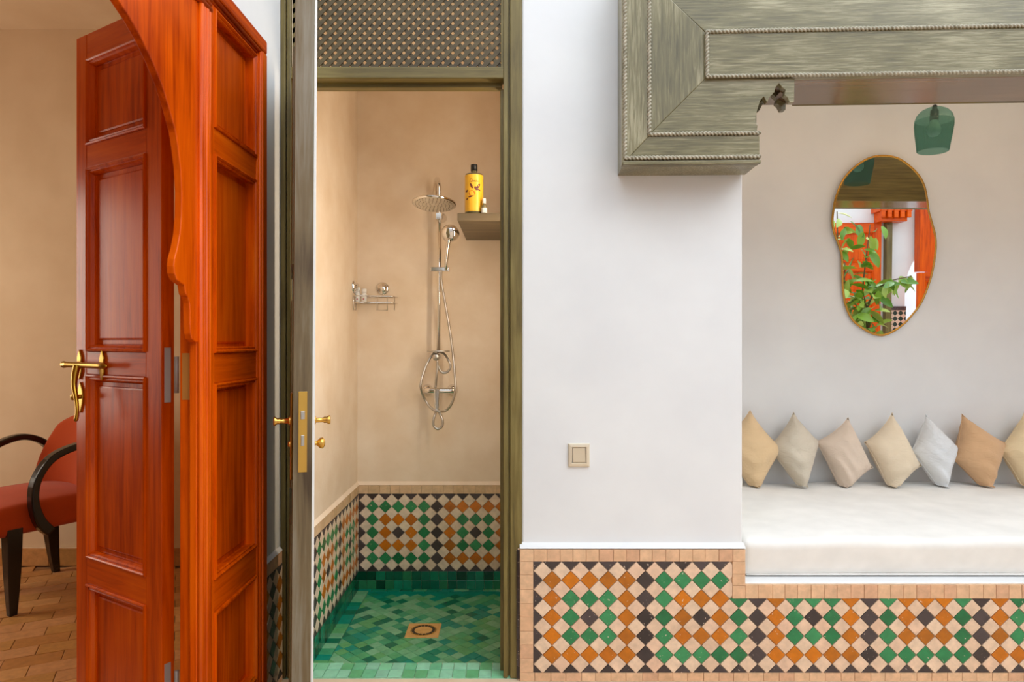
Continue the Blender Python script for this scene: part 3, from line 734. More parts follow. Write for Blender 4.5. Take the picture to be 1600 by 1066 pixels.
FLOORZ = MZ + .012
def cushion(name, quad, mat, label, T=.075, seed=0, group='scatter cushions on the mattress'):
    """quad: left, top, right, bottom corner points in space; stuffed square with pinched corners"""
    rnd = random.Random(seed); n = 26
    l, t, r, b = [Vector(q) for q in quad]
    cen = (l + t + r + b) / 4
    nrm_ = (r - l).cross(t - b).normalized()
    if nrm_.y > 0: nrm_ = -nrm_
    ph = [rnd.uniform(0, 6.28) for _ in range(6)]
    vs = []; idx = {}
    def P(i, j, s):
        u, v = -1 + 2 * i / n, -1 + 2 * j / n
        U, V = (u + 1) / 2, (v + 1) / 2       # corners: (0,0) bottom (1,0) right (1,1) top (0,1) left
        p = b * (1 - U) * (1 - V) + r * U * (1 - V) + t * U * V + l * (1 - U) * V
        pull = .07 * ((1 - v * v) * u ** 4 + (1 - u * u) * v ** 4) - .05 * (u * u * v * v) ** 3
        p = cen + (p - cen) * (1 - pull)
        h = T * ((1 - u ** 4) * (1 - v ** 4)) ** .55 * (.55 + .45 * (1 - u * u) ** .5 * (1 - v * v) ** .5)
        low = max(0, (1 - U) * (1 - V))
        h *= 1 + .10 * math.sin(3 * u + ph[0]) * math.sin(2.5 * v + ph[1]) 
        h += .012 * low * math.sin(16 * (U + V) + 3 * math.sin(4 * (U - V) + ph[3])) * (1 - u ** 4) * (1 - v ** 4) * (1.2 if s > 0 else 0)
        edge = (1 - abs(u)) * (1 - abs(v))
        h += .004 * math.exp(-edge * 9) * math.sin(22 * (U - V) + ph[4]) * (1 - u ** 8) * (1 - v ** 8)
        q = p + nrm_ * (h * s)
        if q.z < FLOORZ: q.y -= (FLOORZ - q.z) * .6; q.z = FLOORZ
        return q
    fs_ = []
    for s in (1, -1):
        for i in range(n + 1):
            for j in range(n + 1):
                if s < 0 and (i in (0, n) or j in (0, n)): idx[(i, j, s)] = idx[(i, j, 1)]; continue
                idx[(i, j, s)] = len(vs); vs.append(P(i, j, s))
        for i in range(n):
            for j in range(n): fs_.append(tuple(idx[k] for k in ((i, j, s), (i + 1, j, s), (i + 1, j + 1, s), (i, j + 1, s))))
    e_ = empty(name); tag(e_, label, 'cushion', group)
    obj('cushion_cover', MB().add(vs, fs_), mat, e_, True)
    rim = [vs[idx[(i, 0, 1)]] for i in range(n)] + [vs[idx[(n, j, 1)]] for j in range(n)] + [vs[idx[(n - i, n, 1)]] for i in range(n)] + [vs[idx[(0, n - j, 1)]] for j in range(n)]
    obj('seam', MB().tube(rim, .0022, 5, True), mat, e_, True)
    return e_
def lean(pts):
    out = []
    for (x, y) in pts:
        f_ = min(max((758 - y) / 110, -.2), 1); d = 3.45 + .085 * f_
        out.append(W(x, y, d))
    return out
CU = [([(1118, 696), (1172, 644), (1222, 702), (1182, 776)], (232, 200, 156), 'tan cushion in the corner against the white pier'),
      ([(1200, 701), (1240, 647), (1280, 691), (1257, 776)], (216, 204, 184), 'greige cushion, second from the white pier'),
      ([(1276, 691), (1325, 655), (1362, 730), (1318, 776)], (224, 204, 184), 'pinkish beige cushion leaning below left of the mirror'),
      ([(1352, 692), (1394, 648), (1438, 727), (1394, 776)], (236, 218, 190), 'light sand cushion directly below the mirror'),
      ([(1424, 706), (1447, 650), (1497, 700), (1475, 776)], (228, 230, 231), 'pale blue-grey cushion in the row'),
      ([(1489, 717), (1504, 650), (1572, 694), (1545, 776)], (218, 176, 134), 'caramel orange cushion in the row'),
      ([(1561, 703), (1601, 647), (1650, 700), (1605, 776)], (234, 212, 172), 'wrinkled straw-coloured cushion at the right edge of the row')]
for k, (q, c, lb) in enumerate(CU):
    cushion('cushion', lean(q), fabric('cushion_cotton_%d' % k, lin(*c), 800, wrinkle=7), lb, .082, k)
cushion('cushion', [(.905, 2.72, .70), (.875, 2.93, .86), (.905, 3.12, .69), (.955, 2.93, .512)], fabric('cushion_cotton_8', lin(244, 236, 218), 800), 'cream cushion half hidden behind the edge of the pier', .05, 9)

# ---------------------------------------------------------------- mirror
mo = [(400,80),(470,92),(530,130),(580,180),(610,235),(625,300),(635,370),(655,440),(670,500),(672,570),(660,660),(640,740),(600,840),(550,910),(490,970),(420,1008),(370,1010),(310,985),(250,940),(215,880),(195,800),(188,700),(185,600),(170,545),(145,480),(135,420),(145,330),(165,260),(200,190),(260,130),(330,90)]
DM = 3.58
mp = [W(1260 + a / 3.333, 220 + b / 3.333, DM) for a, b in mo]
mc = sum(mp, Vector()) / len(mp)
tiltm = Matrix.Translation(mc) @ Matrix.Rotation(math.radians(.7), 4, 'X')
mirror = empty('wall_mirror', tiltm)
tag(mirror, 'irregular pebble-shaped wall mirror with thin gold frame', 'mirror')
loc = catmull([p - mc for p in mp], 5, True)
g = MB().prism([(p.x, p.z) for p in loc], -.002, .008, lambda p, q, t: (p, t, q))
obj('mirror_glass', g, M['mirror'], mirror)
obj('mirror_frame', MB().tube(loc, .006, 8, True), M['gold'], mirror, True)

# ---------------------------------------------------------------- pendant lamp
DL = 3.22
lx_, lzt = xat(1460.5, DL), zat(168, DL)
lamp = empty('pendant_lamp', Matrix.Translation((lx_, DL, lzt)) @ Matrix.Rotation(math.radians(2.5), 4, 'Y'))
tag(lamp, 'ribbed teal glass pendant lamp hanging in the alcove', 'lamp')
gm, nt, b = newmat('teal_glass')
out = nt.nodes['Material Output']
tr = nt.nodes.new('ShaderNodeBsdfTransparent'); tr.inputs[0].default_value = lin(198, 226, 218)
mxs = nt.nodes.new('ShaderNodeMixShader'); mxs.inputs[0].default_value = .22
b.inputs['Base Color'].default_value = lin(122, 156, 146); b.inputs['Roughness'].default_value = .12
nt.links.new(tr.outputs[0], mxs.inputs[1]); nt.links.new(b.outputs[0], mxs.inputs[2]); nt.links.new(mxs.outputs[0], out.inputs[0])
prof = [(.008, 0), (.03, -.003), (.055, -.016), (.072, -.036), (.080, -.062), (.081, -.085), (.077, -.125), (.071, -.165), (.066, -.205), (.064, -.208), (.0685, -.165), (.0745, -.125), (.0785, -.085), (.0775, -.062)]
obj('glass_shade', MB().lathe(prof, 180, mod=lambda a: 1 + .018 * math.cos(30 * a)), gm, lamp, True)
obj('cord', MB().tube([(0, 0, .0), (0, 0, 2.62 - lzt)], .0028, 6), M['black_plastic'], lamp, True)
obj('socket', MB().lathe([(0, .012), (.01, .01), (.012, -.01), (.018, -.014), (.019, -.06), (.0, -.062)], 16), M['black_plastic'], lamp, True)
obj('bulb', MB().lathe([(.014, -.06), (.02, -.075), (.031, -.10), (.030, -.118), (.018, -.134), (0, -.14)], 16), M['white_plastic'], lamp, True)

# ================================================================ shower fittings
SW = empty('shower_set'); tag(SW, 'chrome rain shower column with hand shower and looped hose on the beige wall', 'shower')
ch = M['chrome']; dR = 3.53
def S(x, y, d=dR): return W(x, y, d)
obj('riser_pipe', MB().tube([S(687, 337), S(686.5, 440), S(685, 552)], .0095, 12), ch, SW, True)
arm = catmull([S(686, 345, 3.53), S(686, 300, 3.53), S(684.5, 284, 3.51), S(683, 280, 3.46), S(681, 286, 3.36), S(679.5, 300, 3.29), S(679, 312, 3.27)], 6)
obj('overhead_arm', MB().tube(arm, .0115, 12), ch, SW, True)
hc = S(678.5, 318, 3.27)
hm = Matrix.Translation(hc) @ Matrix.Rotation(math.radians(-9), 4, 'X') @ Matrix.Rotation(math.radians(2), 4, 'Y')
hmesh = MB().lathe([(0, .016), (.03, .016), (.032, .008), (.100, .006), (.105, .003), (.105, -.004), (.101, -.007)], 48)
head = obj('rain_head', hmesh, ch, SW, True, mtx=hm)
obj('spray_face', MB().lathe([(.101, -.0068), (.05, -.0072), (0, -.0072)], 48), mottled('spray_face', lin(206, 190, 170), lin(222, 208, 190), 40, .45, 0), head, True)
nz = MB()
for rr, k in ((.02, 7), (.038, 13), (.056, 19), (.074, 25), (.090, 31)):
    for q in range(k):
        a = 2 * math.pi * (q + rr * 40) / k; x, y = rr * math.cos(a), rr * math.sin(a)
        nz.add([(x - .002, y - .002, -.007), (x + .002, y - .002, -.007), (x + .002, y + .002, -.007), (x - .002, y + .002, -.007), (x, y, -.012)], [(0, 1, 4), (1, 2, 4), (2, 3, 4), (3, 0, 4)])
tag(obj('nozzles', nz, plain('nozzle', lin(120, 100, 80), .5), head), kind='stuff')
def wbox(name, x0, x1, y0, y1, d0, d1, mat, par, bev=.003):
    return obj(name, MB().box(xat(x0, d0), xat(x1, d0), d0, d1, zat(y1, d0), zat(y0, d0)), mat, par, bevel=bev)
wbox('top_bracket', 680.5, 690, 332, 343, 3.50, 3.56, ch, SW)
obj('wall_rose', MB().lathe([(.0, -.06), (.008, -.058), (.010, -.02), (.024, -.008), (.025, 0)], 20, 'y', tuple(W(691, 341, SB - .002))), ch, SW, True)
wbox('slider', 672.5, 702, 417, 424, 3.49, 3.53, ch, SW)
# hand shower
hs = obj('hand_shower', MB().tube([S(697, 422, 3.48), S(697.5, 405, 3.475), S(699, 390, 3.465), S(700.5, 380, 3.46), S(702, 372, 3.455)], [.0075, .010, .0105, .012, .016], 14), ch, SW, True)
hdm = Matrix.Translation(S(703.5, 365, 3.455)) @ Matrix.Rotation(math.radians(24), 4, 'X') @ Matrix.Rotation(math.radians(-10), 4, 'Y')
obj('spray_head', MB().lathe([(0, -.022), (.02, -.021), (.036, -.016), (.044, -.006), (.046, .004), (.042, .010), (0, .011)], 32, 'y'), ch, SW, True, mtx=hdm)
# soap dish and diverter
dish = [(.058 * math.cos(a), .045 * math.sin(a)) for a in [2 * math.pi * k / 28 for k in range(28)]]
dc = S(685, 549, 3.49)
obj('soap_dish', MB().prism(dish, -.003, .004, lambda p, q, t: (dc.x + p, dc.y + q, dc.z + t)), M['satin'], SW, bevel=.002)
obj('diverter', MB().lathe([(0, -.03), (.016, -.03), (.0185, -.024), (.0185, .03), (.012, .05)], 20, 'y', tuple(S(682, 558, 3.49))), M['satin'], SW, True)
# mixer
my = 607
for ex in (667.5, 707):
    obj('escutcheon', MB().lathe([(0, -.024), (.016, -.022), (.022, -.014), (.029, -.006), (.030, 0)], 28, 'y', tuple(W(ex, 609.5, SB - .002))), ch, SW, True)
obj('mixer_body', MB().tube([W(663, 610.5, 3.54), W(672, 610.5, 3.535), W(708, 610.5, 3.535), W(711, 610.5, 3.54)], .0145, 16), ch, SW, True)
for ex in (667.5, 706): obj('inlet', MB().tube([W(ex, 610, 3.535), W(ex, 610, SB - .01)], .012, 12), ch, SW, True)
lv = [(678.5, 608), (686, 608), (687.5, 612), (685.5, 640), (684, 642), (681, 642), (679.5, 640), (678, 612)]
obj('mixer_lever', MB().prism([(xat(x, 3.49), zat(y, 3.49)) for x, y in lv], 3.485, 3.515, lambda p, q, t: (p, t, q)), ch, SW, bevel=.005, segs=3)
def H(pts, d=3.5): return [W(640 + a / 7.107, 530 + b / 7.107, d if len(q) < 3 else q[2]) for q in pts for a, b in [q[:2]]]
hose1 = [(350, -770, 3.49), (352, -650, 3.50), (395, -400, 3.5), (455, -40, 3.5), (468, 60), (485, 200, 3.5), (502, 400, 3.47), (508, 520, 3.46), (498, 620, 3.46), (460, 730, 3.47), (400, 795, 3.49), (330, 803, 3.47), (250, 775, 3.48), (180, 690, 3.5), (140, 600, 3.48), (122, 520, 3.46), (140, 420, 3.48), (190, 280, 3.5), (265, 160, 3.52), (330, 145, 3.53), (390, 170, 3.52), (440, 250, 3.5), (452, 310, 3.5), (425, 360, 3.5), (380, 375, 3.5), (340, 350, 3.5), (322, 300, 3.5)]
def Wp(q): return W(640 + q[0] / 7.107, 530 + q[1] / 7.107, q[2] if len(q) > 2 else 3.5)
hosem = M['satin']
obj('hose', MB().tube(catmull([Wp(q) for q in hose1], 6), .0062, 8), hosem, SW, True)
hose2 = [(305, 230, 3.5), (310, 300, 3.5), (298, 420, 3.5), (288, 540, 3.52)]
obj('hose', MB().tube(catmull([Wp(q) for q in hose2], 6), .0066, 8), hosem, SW, True)
hose3 = [(303, 770, 3.53), (285, 830, 3.5), (264, 900, 3.49), (270, 965, 3.49), (315, 998, 3.49), (360, 965, 3.49), (366, 900, 3.49), (335, 820, 3.5), (305, 765, 3.53)]
obj('hose', MB().tube(catmull([Wp(q) for q in hose3], 6), .0066, 8), hosem, SW, True)

# shelf with bottles
sh = obj('wall_shelf', MB().box(-.243, .14, 3.04, SB, zat(345.5, 3.04), zat(333, 3.04)), M['shelfwood'], bevel=.003)
tag(sh, 'thick grey-brown wooden shelf high on the shower wall', 'shelf')
sz = zat(333, 3.04) + .0008
def bottle_mark(par, r, a0, a1, zlo, zhi, mat, name, off=.0004):
    """a patch of printed label on a round bottle; angles in degrees, 270 faces the door"""
    n = 6; vs = []; 
    for k in range(n + 1):
        a = math.radians(a0 + (a1 - a0) * k / n)
        vs += [((r + off) * math.cos(a), (r + off) * math.sin(a), zlo), ((r + off) * math.cos(a), (r + off) * math.sin(a), zhi)]
    return obj(name, MB().add(vs, [(2 * k, 2 * k + 2, 2 * k + 3, 2 * k + 1) for k in range(n)]), mat, par)
bt = empty('soap_bottle', Matrix.Translation((xat(740.8, 3.12), 3.12, sz)))
tag(bt, 'tall yellow liquid soap bottle with black cap on the shower shelf', 'bottle')
br = .0415; k_ = 3.12 / F
gl, nt, b = newmat('clear_bottle'); b.inputs['Base Color'].default_value = lin(150, 140, 105); b.inputs['Roughness'].default_value = .08; b.inputs['Transmission Weight'].default_value = .5
obj('bottle_body', MB().lathe([(0, 0), (br - .004, 0), (br, .004), (br, .182), (br - .003, .190), (.018, .194), (.014, .198), (.014, .212), (0, .212)], 36), gl, bt, True)
yl = mottled('yellow_label', lin(236, 178, 40), lin(244, 190, 56), 20, .35, 0)
lab = obj('label', MB().lathe([(br + .0006, .016), (br + .0006, .183)], 36), yl, bt, True)
obj('cap', MB().lathe([(0, .235), (.0145, .235), (.0155, .232), (.0155, .206), (0, .206)], 20), M['black_plastic'], bt, True)
maroon = plain('maroon_print', lin(96, 34, 26), .5); fruit = plain('fruit_print', lin(196, 104, 8), .5); dkyel = plain('dark_yellow_print', lin(150, 105, 20), .5)
def print_poly(pts, mat, name, par=bt, r=br + .0012):
    """pts in (mm across, mm up) wrapped round the bottle's front"""
    vs = [(r * math.sin(p / 1000 / r), -r * math.cos(p / 1000 / r), q / 1000) for p, q in pts]
    return obj(name, MB().add(vs, [tuple(range(len(vs)))]), mat, par)
def ell(cx, cy, a, b_, rot=0, n=16): 
    return [(cx + a * math.cos(t) * math.cos(rot) - b_ * math.sin(t) * math.sin(rot), cy + a * math.cos(t) * math.sin(rot) + b_ * math.sin(t) * math.cos(rot)) for t in [2 * math.pi * i / n for i in range(n)]]
print_poly(ell(-8, 96, 15, 14), fruit, 'printed_fruit', lab, br + .0011)
for cx, cy, a, b_, rt in ((-10, 130, 14, 5, 2.0), (22, 128, 15, 6, .9), (12, 118, 11, 7, 2.3), (-36, 108, 9, 5, .3), (-33, 72, 7, 4, .4), (26, 112, 9, 3, -.4), (-14, 82, 12, 4, .2)):
    print_poly(ell(cx, cy, a, b_, rt, 10), maroon, 'printed_leaf', lab)
sq = [(-16, 146), (-14, 160), (-8, 162), (-5, 154), (-12, 147), (-3, 150), (0, 154), (2, 148), (6, 154), (9, 148), (13, 153), (17, 149), (22, 152)]
sqp = catmull([(p, q, 0) for p, q in sq], 4)
sv = [((br + .0013) * math.sin(p.x / 1000 / br), -(br + .0013) * math.cos(p.x / 1000 / br), p.y / 1000) for p in sqp]
obj('script_mark', MB().tube(sv, .0008, 4), maroon, lab)
for q in (64, 52, 46, 40, 28):
    w = 30 if q == 64 else 18 + (q * 7) % 9
    print_poly([(-w, q), (w, q), (w, q + 1.6), (-w, q + 1.6)], dkyel, 'printed_line', lab)
vi = empty('small_bottle', Matrix.Translation((xat(756.5, 3.08), 3.08, sz)))
tag(vi, 'tiny clear sample bottle with white cap beside the yellow soap bottle', 'bottle')
obj('bottle_body', MB().lathe([(0, 0), (.012, 0), (.013, .002), (.013, .034), (.011, .040), (.006, .045), (.006, .052)], 20), gl, vi, True)
obj('label', MB().lathe([(.0134, .006), (.0134, .028)], 20), M['white_plastic'], vi, True)
obj('cap', MB().lathe([(0, .072), (.0075, .072), (.008, .070), (.008, .05), (0, .05)], 16), M['white_plastic'], vi, True)

# corner caddy
cd = empty('shower_caddy'); tag(cd, 'chrome wire corner caddy with suction discs in the shower', 'caddy')
zc1, zc2 = zat(463.5, 3.56), zat(473.5, 3.56)
xl, xr_, yb_, yf = -.812, -.607, SB - .008, 3.50
def rail(z, nm): return obj(nm, MB().tube(catmull([(xl, yf, z), (xl + .03, yf - .01, z), (xl + .09, yf + .015, z), (xr_ - .05, yb_ - .075, z), (xr_ - .01, yb_ - .06, z), (xr_, yb_ - .03, z), (xr_, yb_, z)], 5), .0028, 6), ch, cd, True)
rail(zc1, 'rim_wire'); rail(zc2, 'shelf_wire')
obj('rim_wire', MB().tube([(xl, yf, zc1), (xl, yb_, zc1), (xr_, yb_, zc1)], .0025, 6), ch, cd, True)
obj('shelf_wire', MB().tube([(xl, yf, zc2), (xl, yb_, zc2), (xr_, yb_, zc2)], .0025, 6), ch, cd, True)
for k in range(5):
    x = xl + .015 + k * .035
    obj('floor_wire', MB().tube([(x, yb_, zc2), (x, yf + .012 + max(0, k - 1) * .012, zc2)], .0018, 5), ch, cd, True)
zl_ = zat(485, 3.56)
for xa, ya_, xb, yb2 in ((xl, yf, xl, yf + .05), (xat(589, 3.56), 3.562, xat(605, 3.56), 3.562)):
    obj('hook_wire', MB().tube([(xa, ya_, zc1), (xa, ya_, zl_), (xb, yb2, zl_), (xb, yb2, zc1)], .0022, 6), ch, cd, True)
obj('hook_wire', MB().tube([(xat(616, 3.56), 3.57, zc1), (xat(616, 3.56), 3.57, zl_), (xat(616, 3.56), 3.55, zl_ + .006)], .0022, 6), ch, cd, True)
disc = [(0, -.022), (.018, -.021), (.020, -.014), (.026, -.013), (.033, -.008), (.034, 0)]
obj('suction_disc', MB().lathe(disc, 32, 'y', tuple(W(598.5, 451, SB - .001))), ch, cd, True)
obj('suction_disc', MB().lathe([(a, -b) for a, b in disc], 32, 'x', (-.8195, 3.53, zat(448, 3.53))), ch, cd, True)
for k, (px, d_, h) in enumerate(((559, 3.56, .078), (569, 3.55, .070))):
    wb_ = empty('toiletry_bottle', Matrix.Translation((xat(px, d_), d_, zc2 + .003)))
    tag(wb_, ('white toiletry bottle in the corner caddy, nearest the side wall', 'white toiletry bottle in the corner caddy, right one of two')[k], 'bottle', 'toiletry bottles in the shower caddy')
    obj('bottle_body', MB().lathe([(0, 0), (.0135, 0), (.0145, .003), (.0145, h - .03), (.010, h - .022)], 18), M['white_plastic'], wb_, True)
    obj('cap', MB().lathe([(.011, h - .022), (.0135, h - .020), (.0135, h - .002), (.012, h), (0, h)], 18), M['white_plastic'], wb_, True)
    bottle_mark(wb_, .0147, 255, 285, .012, .020, plain('pink_print_%d' % k, lin(190, 120, 120), .5), 'printed_mark')

# ================================================================ armchair in the room
def chair(name, mtx, label):
    c = empty(name, mtx); tag(c, label, 'chair')
    def rbox(x0, x1, y0, y1, z0, z1, r, fn=None, seg=4):
        bm = bmesh.new(); bmesh.ops.create_cube(bm, size=1)
        for v in bm.verts: v.co = Vector((x0 + (v.co.x + .5) * (x1 - x0), y0 + (v.co.y + .5) * (y1 - y0), z0 + (v.co.z + .5) * (z1 - z0)))
        bmesh.ops.bevel(bm, geom=list(bm.edges), offset=r, segments=seg, profile=.5, affect='EDGES')
        for no, a, b in ((Vector((1, 0, 0)), x0, x1), (Vector((0, 1, 0)), y0, y1), (Vector((0, 0, 1)), z0, z1)):
            for k in range(1, 8):
                bmesh.ops.bisect_plane(bm, geom=list(bm.verts) + list(bm.edges) + list(bm.faces), plane_co=no * (a + (b - a) * k / 8), plane_no=no)
        if fn:
            for v in bm.verts: v.co = fn(v.co.copy())
        me = bpy.data.meshes.new('part'); bm.to_mesh(me); bm.free(); return me
    def dome(v):
        u = (v.x - .185) / .27; w_ = (v.y - .235) / .27
        if v.z > .42: v.z += .035 * (1 - u * u) * (1 - w_ * w_)
        if v.z < .40: v.z -= .02 * (1 - min(1, abs(w_))) 
        return v
    obj('seat', rbox(-.08, .45, -.03, .50, .365, .50, .035, dome), M['velvet'], c, True)
    def bk(v):
        w_ = (v.y - .235) / .25; t = (v.z - .46) / .42
        v.x += .10 * t * t - .07 * w_ * w_
        v.y = .235 + (v.y - .235) * (1 - .26 * max(0, t) ** 2)
        v.z -= .07 * w_ * w_ * max(0, t)
        return v
    obj('backrest', rbox(.36, .44, -.015, .485, .46, .89, .038, bk), M['velvet'], c, True)
    for x, y, dx in ((.0, .0, .0), (.0, .47, .0), (.39, .0, .03), (.39, .47, .03)):
        pts = [(x + dx * (1 - t) ** 2, y, .40 * t) for t in (0, .25, .5, .75, 1)]
        g = MB()
        for i in range(4):
            pass
        r_ = [.016, .022, .027, .030, .032]
        vs = []
        for (a, b, z), r in zip(pts, r_): vs += [(a - r, b - r, z), (a + r, b - r, z), (a + r, b + r, z), (a - r, b + r, z)]
        fs_ = [(4 * i + k, 4 * i + (k + 1) % 4, 4 * i + 4 + (k + 1) % 4, 4 * i + 4 + k) for i in range(4) for k in range(4)] + [(3, 2, 1, 0), (16, 17, 18, 19)]
        obj('leg', MB().add(vs, fs_), M['ebony'], c, bevel=.003)
    for y in (-.058, .528):
        cen_ = catmull([(.13, 0, .36), (.085, 0, .42), (.06, 0, .52), (.075, 0, .62), (.14, 0, .705), (.25, 0, .745), (.33, 0, .735), (.40, 0, .69), (.44, 0, .62)], 5)
        g = MB(); vs = []; m = len(cen_)
        for i, p in enumerate(cen_):
            t = (cen_[min(i + 1, m - 1)] - cen_[max(i - 1, 0)]).normalized(); w_ = Vector((-t.z, 0, t.x))
            h = .026 + .012 * math.exp(-((i - 3) / 5) ** 2)
            for s1, s2 in ((-1, -1), (1, -1), (1, 1), (-1, 1)):
                vs.append((p.x + w_.x * h * .62 * s1, y + .026 * s2, p.z + w_.z * h * .62 * s1))
        fs_ = [(4 * i + k, 4 * i + (k + 1) % 4, 4 * i + 4 + (k + 1) % 4, 4 * i + 4 + k) for i in range(m - 1) for k in range(4)] + [(3, 2, 1, 0), tuple(range(4 * m - 4, 4 * m))]
        obj('armrest', g.add(vs, fs_), M['ebony'], c, bevel=.008, segs=3)
    return c
ax_ = Vector((.499, .8715, 0)).normalized()
chair('armchair', frame((-2.285, 3.12, 0), ax_, Vector((-ax_.y, ax_.x, 0)), (0, 0, 1)), 'rust velvet armchair with curved black arms beside the open wooden door')

# ---------------------------------------------------------------- added fill lamp that brightens the shower, unseen behind the door jamb
cl = empty('fill_wall_lamp', Matrix.Translation((.14, 2.84, 1.66))); tag(cl, 'added fill tube on the unseen side wall of the shower', 'lamp')
obj('fill_base', MB().box(-.03, 0, -.05, .05, -.60, .60), M['white_plastic'], cl, bevel=.005)
em, nt, b = newmat('fill_glow'); b.inputs['Emission Color'].default_value = (1, .82, .62, 1); b.inputs['Emission Strength'].default_value = 4; b.inputs['Base Color'].default_value = (.9, .85, .8, 1)
obj('fill_tube', MB().tube([(-.045, 0, -.56), (-.045, 0, .56)], .016, 16), em, cl, True)
ll = bpy.data.lights.new('fill_wall_light', 'AREA'); ll.shape = 'RECTANGLE'; ll.size = 1.1; ll.size_y = .08; ll.energy = 5.2; ll.color = (1, .83, .62)
lo = bpy.data.objects.new('fill_wall_light', ll); COL.objects.link(lo); lo.location = (.075, 2.84, 1.66); lo.rotation_euler = (0, math.radians(90), 0)

# added warm fill light for the upper alcove, unseen behind the beam
cv = empty('fill_tube_lamp', Matrix.Translation((2.05, 2.86, 2.62))); tag(cv, 'long warm fill tube added on the alcove ceiling, unseen behind the beam', 'lamp')
obj('fill_base', MB().box(-1.1, 1.1, -.03, .03, -.025, 0), M['white_plastic'], cv, bevel=.004)
obj('fill_tube', MB().tube([(-1.08, 0, -.038), (1.08, 0, -.038)], .012, 12), em, cv, True)
l2 = bpy.data.lights.new('fill_tube_light', 'AREA'); l2.shape = 'RECTANGLE'; l2.size = 2.1; l2.size_y = .05; l2.energy = 2.6; l2.color = (1, .66, .38)
lo2 = bpy.data.objects.new('fill_tube_light', l2); COL.objects.link(lo2); lo2.location = (2.05, 2.86, 2.56); lo2.rotation_euler = (math.radians(20), 0, 0)

# ================================================================ far side of the courtyard, seen in the mirror
def far_door(name, xr, Wd, H, rails, label, y=OPY + .05):
    d_ = empty(name, frame((xr, y, 0), (-1, 0, 0), (0, -1, 0), (0, 0, 1))); tag(d_, label, 'door')
    panel_door(d_, Wd, .045, 0, H, .09, .09, rails, 'red', .014, False)
    return d_
far_door('courtyard_door', 4.65, .95, 2.62, [(0, .2), (.55, .7), (1.1, 1.22), (1.62, 1.74), (2.02, 2.12), (2.5, 2.62)], 'orange-red panelled door reflected at the left of the mirror')
far_door('courtyard_door', 5.95, .95, 1.98, [(0, .2), (.8, .9), (1.42, 1.52), (1.88, 1.98)], 'low red panelled door leaf reflected at the lower right of the mirror', OPY + .25)
po = empty('door_post', Matrix.Translation((5.14, OPY, 0))); tag(po, 'tall orange wooden door post reflected in the mirror', 'post')
obj('post_shaft', MB().box(-.06, .06, .02, .14, 2.0, 3.3), M['redz'], po, bevel=.004)
obj('post_panel', MB().box(.06, .5, .04, .10, 1.98, 3.3), M['redz'], po, bevel=.004)
pl = empty('dark_post', Matrix.Translation((4.735, OPY + .002, 0))); tag(pl, 'dark post with carved orange capital reflected in the mirror', 'post')
obj('shaft', MB().box(-.035, .035, .0, .08, 0, 2.62), M['olivez'], pl, bevel=.003)
g = MB().box(-.20, .20, .0, .22, 2.74, 2.92); g.box(-.16, .16, .0, .18, 2.62, 2.74)
for k in range(5): g.box(-.19 + k * .08, -.14 + k * .08, .2, .235, 2.66, 2.80)
obj('capital', g, M['redx'], pl, bevel=.004)
obj('capital_top', MB().prism([(-.14, 2.92), (.14, 2.92), (.05, 3.12), (-.05, 3.12)], .0, .15, lambda p, q, t: (p, t, q)), M['redx'], pl, bevel=.004)
cm, nt, b = newmat('far_mosaic')
tc = nt.nodes.new('ShaderNodeTexCoord'); mp_ = nt.nodes.new('ShaderNodeMapping'); mp_.inputs['Rotation'].default_value = (0, math.radians(45), 0)
ck = nt.nodes.new('ShaderNodeTexChecker'); ck.inputs['Scale'].default_value = 20; ck.inputs['Color1'].default_value = lin(40, 60, 50); ck.inputs['Color2'].default_value = lin(226, 200, 176)
nt.links.new(tc.outputs['Object'], mp_.inputs[0]); nt.links.new(mp_.outputs[0], ck.inputs['Vector']); nt.links.new(ck.outputs[0], b.inputs['Base Color'])
struct(obj('trim_7', MB().box(4.77, 4.98, OPY, OPY + .03, 0, 1.52), cm), 'far mosaic dado reflected in the mirror')
struct(obj('trim_8', MB().box(4.77, 4.98, OPY, OPY + .035, 1.52, 1.57), M['black']), 'dark border of the far mosaic dado')
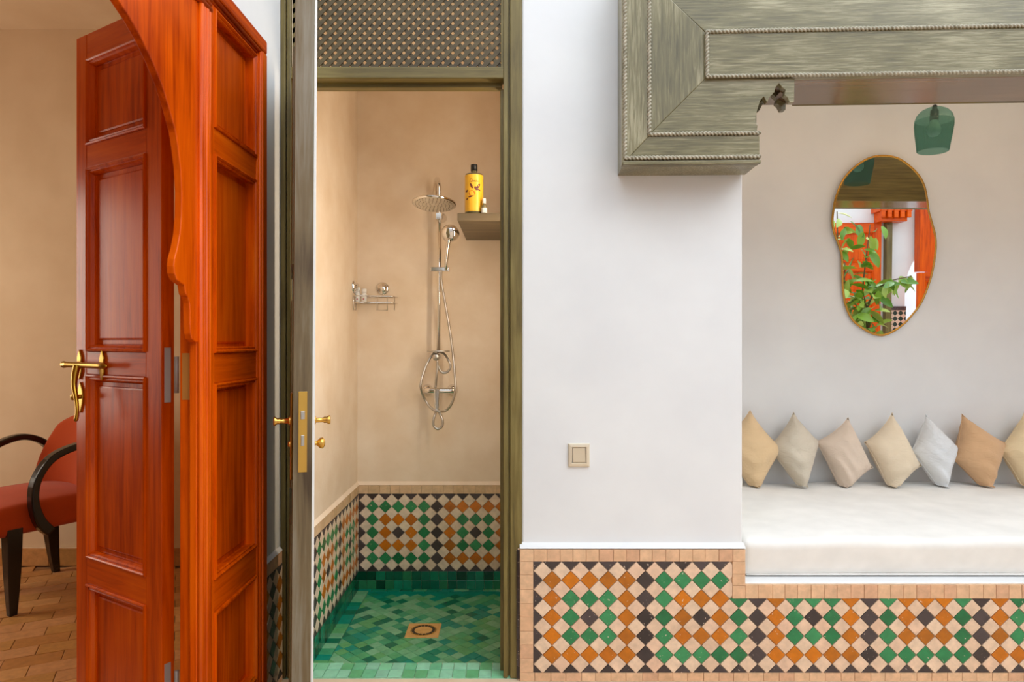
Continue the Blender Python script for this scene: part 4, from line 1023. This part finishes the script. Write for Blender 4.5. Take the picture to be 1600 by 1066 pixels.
# leafy shrub in the courtyard
pot = empty('potted_shrub', Matrix.Translation((3.15, .95, 0))); tag(pot, 'tall leafy green shrub reflected in the mirror', 'plant')
obj('pot', MB().lathe([(0, 0), (.17, 0), (.19, .03), (.25, .40), (.27, .42), (.27, .47), (.235, .47), (.225, .40), (0, .40)], 28), M['border'], pot, True)
lm1 = MB(); n = 6; vs = []
for k in range(n + 1):
    t = k / n; w_ = .024 * math.sin(math.pi * min(1, t * .95 + .03)) ** .8; z_ = -.018 * t * t
    vs += [(-w_, .10 * t, z_ + .008 * (w_ / .024)), (0, .10 * t, z_), (w_, .10 * t, z_ + .008 * (w_ / .024))]
lm1.add(vs, [(3 * k + a, 3 * k + a + 1, 3 * k + a + 4, 3 * k + a + 3) for k in range(n) for a in (0, 1)])
leafm, nt, b = newmat('shrub_leaf')
oi = nt.nodes.new('ShaderNodeObjectInfo')
nt.links.new(ramp(nt, oi.outputs['Random'], [(0, lin(90, 140, 30)), (.5, lin(140, 180, 50)), (1, lin(200, 215, 110))]), b.inputs['Base Color'])
b.inputs['Roughness'].default_value = .4; b.inputs['Transmission Weight'].default_value = .0
lmesh = lm1.mesh('leaf'); lmesh.materials.append(leafm)
for p_ in lmesh.polygons: p_.use_smooth = True
bark = plain('shrub_bark', lin(110, 90, 60), .8)
rs = random.Random(3)
def branch(path, nl, spread=.10):
    pts = catmull(path, 8)
    obj('branch', MB().tube(pts, [.012 * (1 - .8 * i / len(pts)) + .002 for i in range(len(pts))], 6), bark, pot, True)
    for k in range(nl):
        t = .25 + .75 * k / nl; p = pts[min(int(t * (len(pts) - 1)), len(pts) - 1)]
        o = bpy.data.objects.new('leaf', lmesh); COL.objects.link(o); o.parent = pot
        off = Vector((rs.uniform(-spread, spread), rs.uniform(-spread, spread), rs.uniform(-spread * .6, spread * .6)))
        q = Vector((rs.uniform(-1, 1), rs.uniform(-1, 1), rs.uniform(-.9, .3))).to_track_quat('Y', 'Z')
        o.matrix_local = Matrix.Translation(p + off) @ q.to_matrix().to_4x4() @ Matrix.Rotation(rs.uniform(-1, 1), 4, 'Y') @ Matrix.Scale(rs.uniform(1.0, 1.75), 4)
branch([(0, 0, .4), (-.05, .02, .9), (-.12, 0, 1.4), (-.15, .05, 1.9)], 64)
branch([(0, 0, .4), (.05, -.05, 1.0), (.06, -.05, 1.6), (.10, 0, 2.25)], 64)
branch([(.02, 0, .4), (.10, .05, 1.0), (.05, .05, 1.45), (.22, .0, 1.70), (.48, 0, 1.78)], 58)
branch([(0, 0, .4), (-.1, .1, 1.1), (-.22, .1, 1.8), (-.25, .1, 2.35)], 52)
branch([(0, 0, .4), (0, .08, .9), (.05, .1, 1.3), (.0, .1, 1.6)], 56)
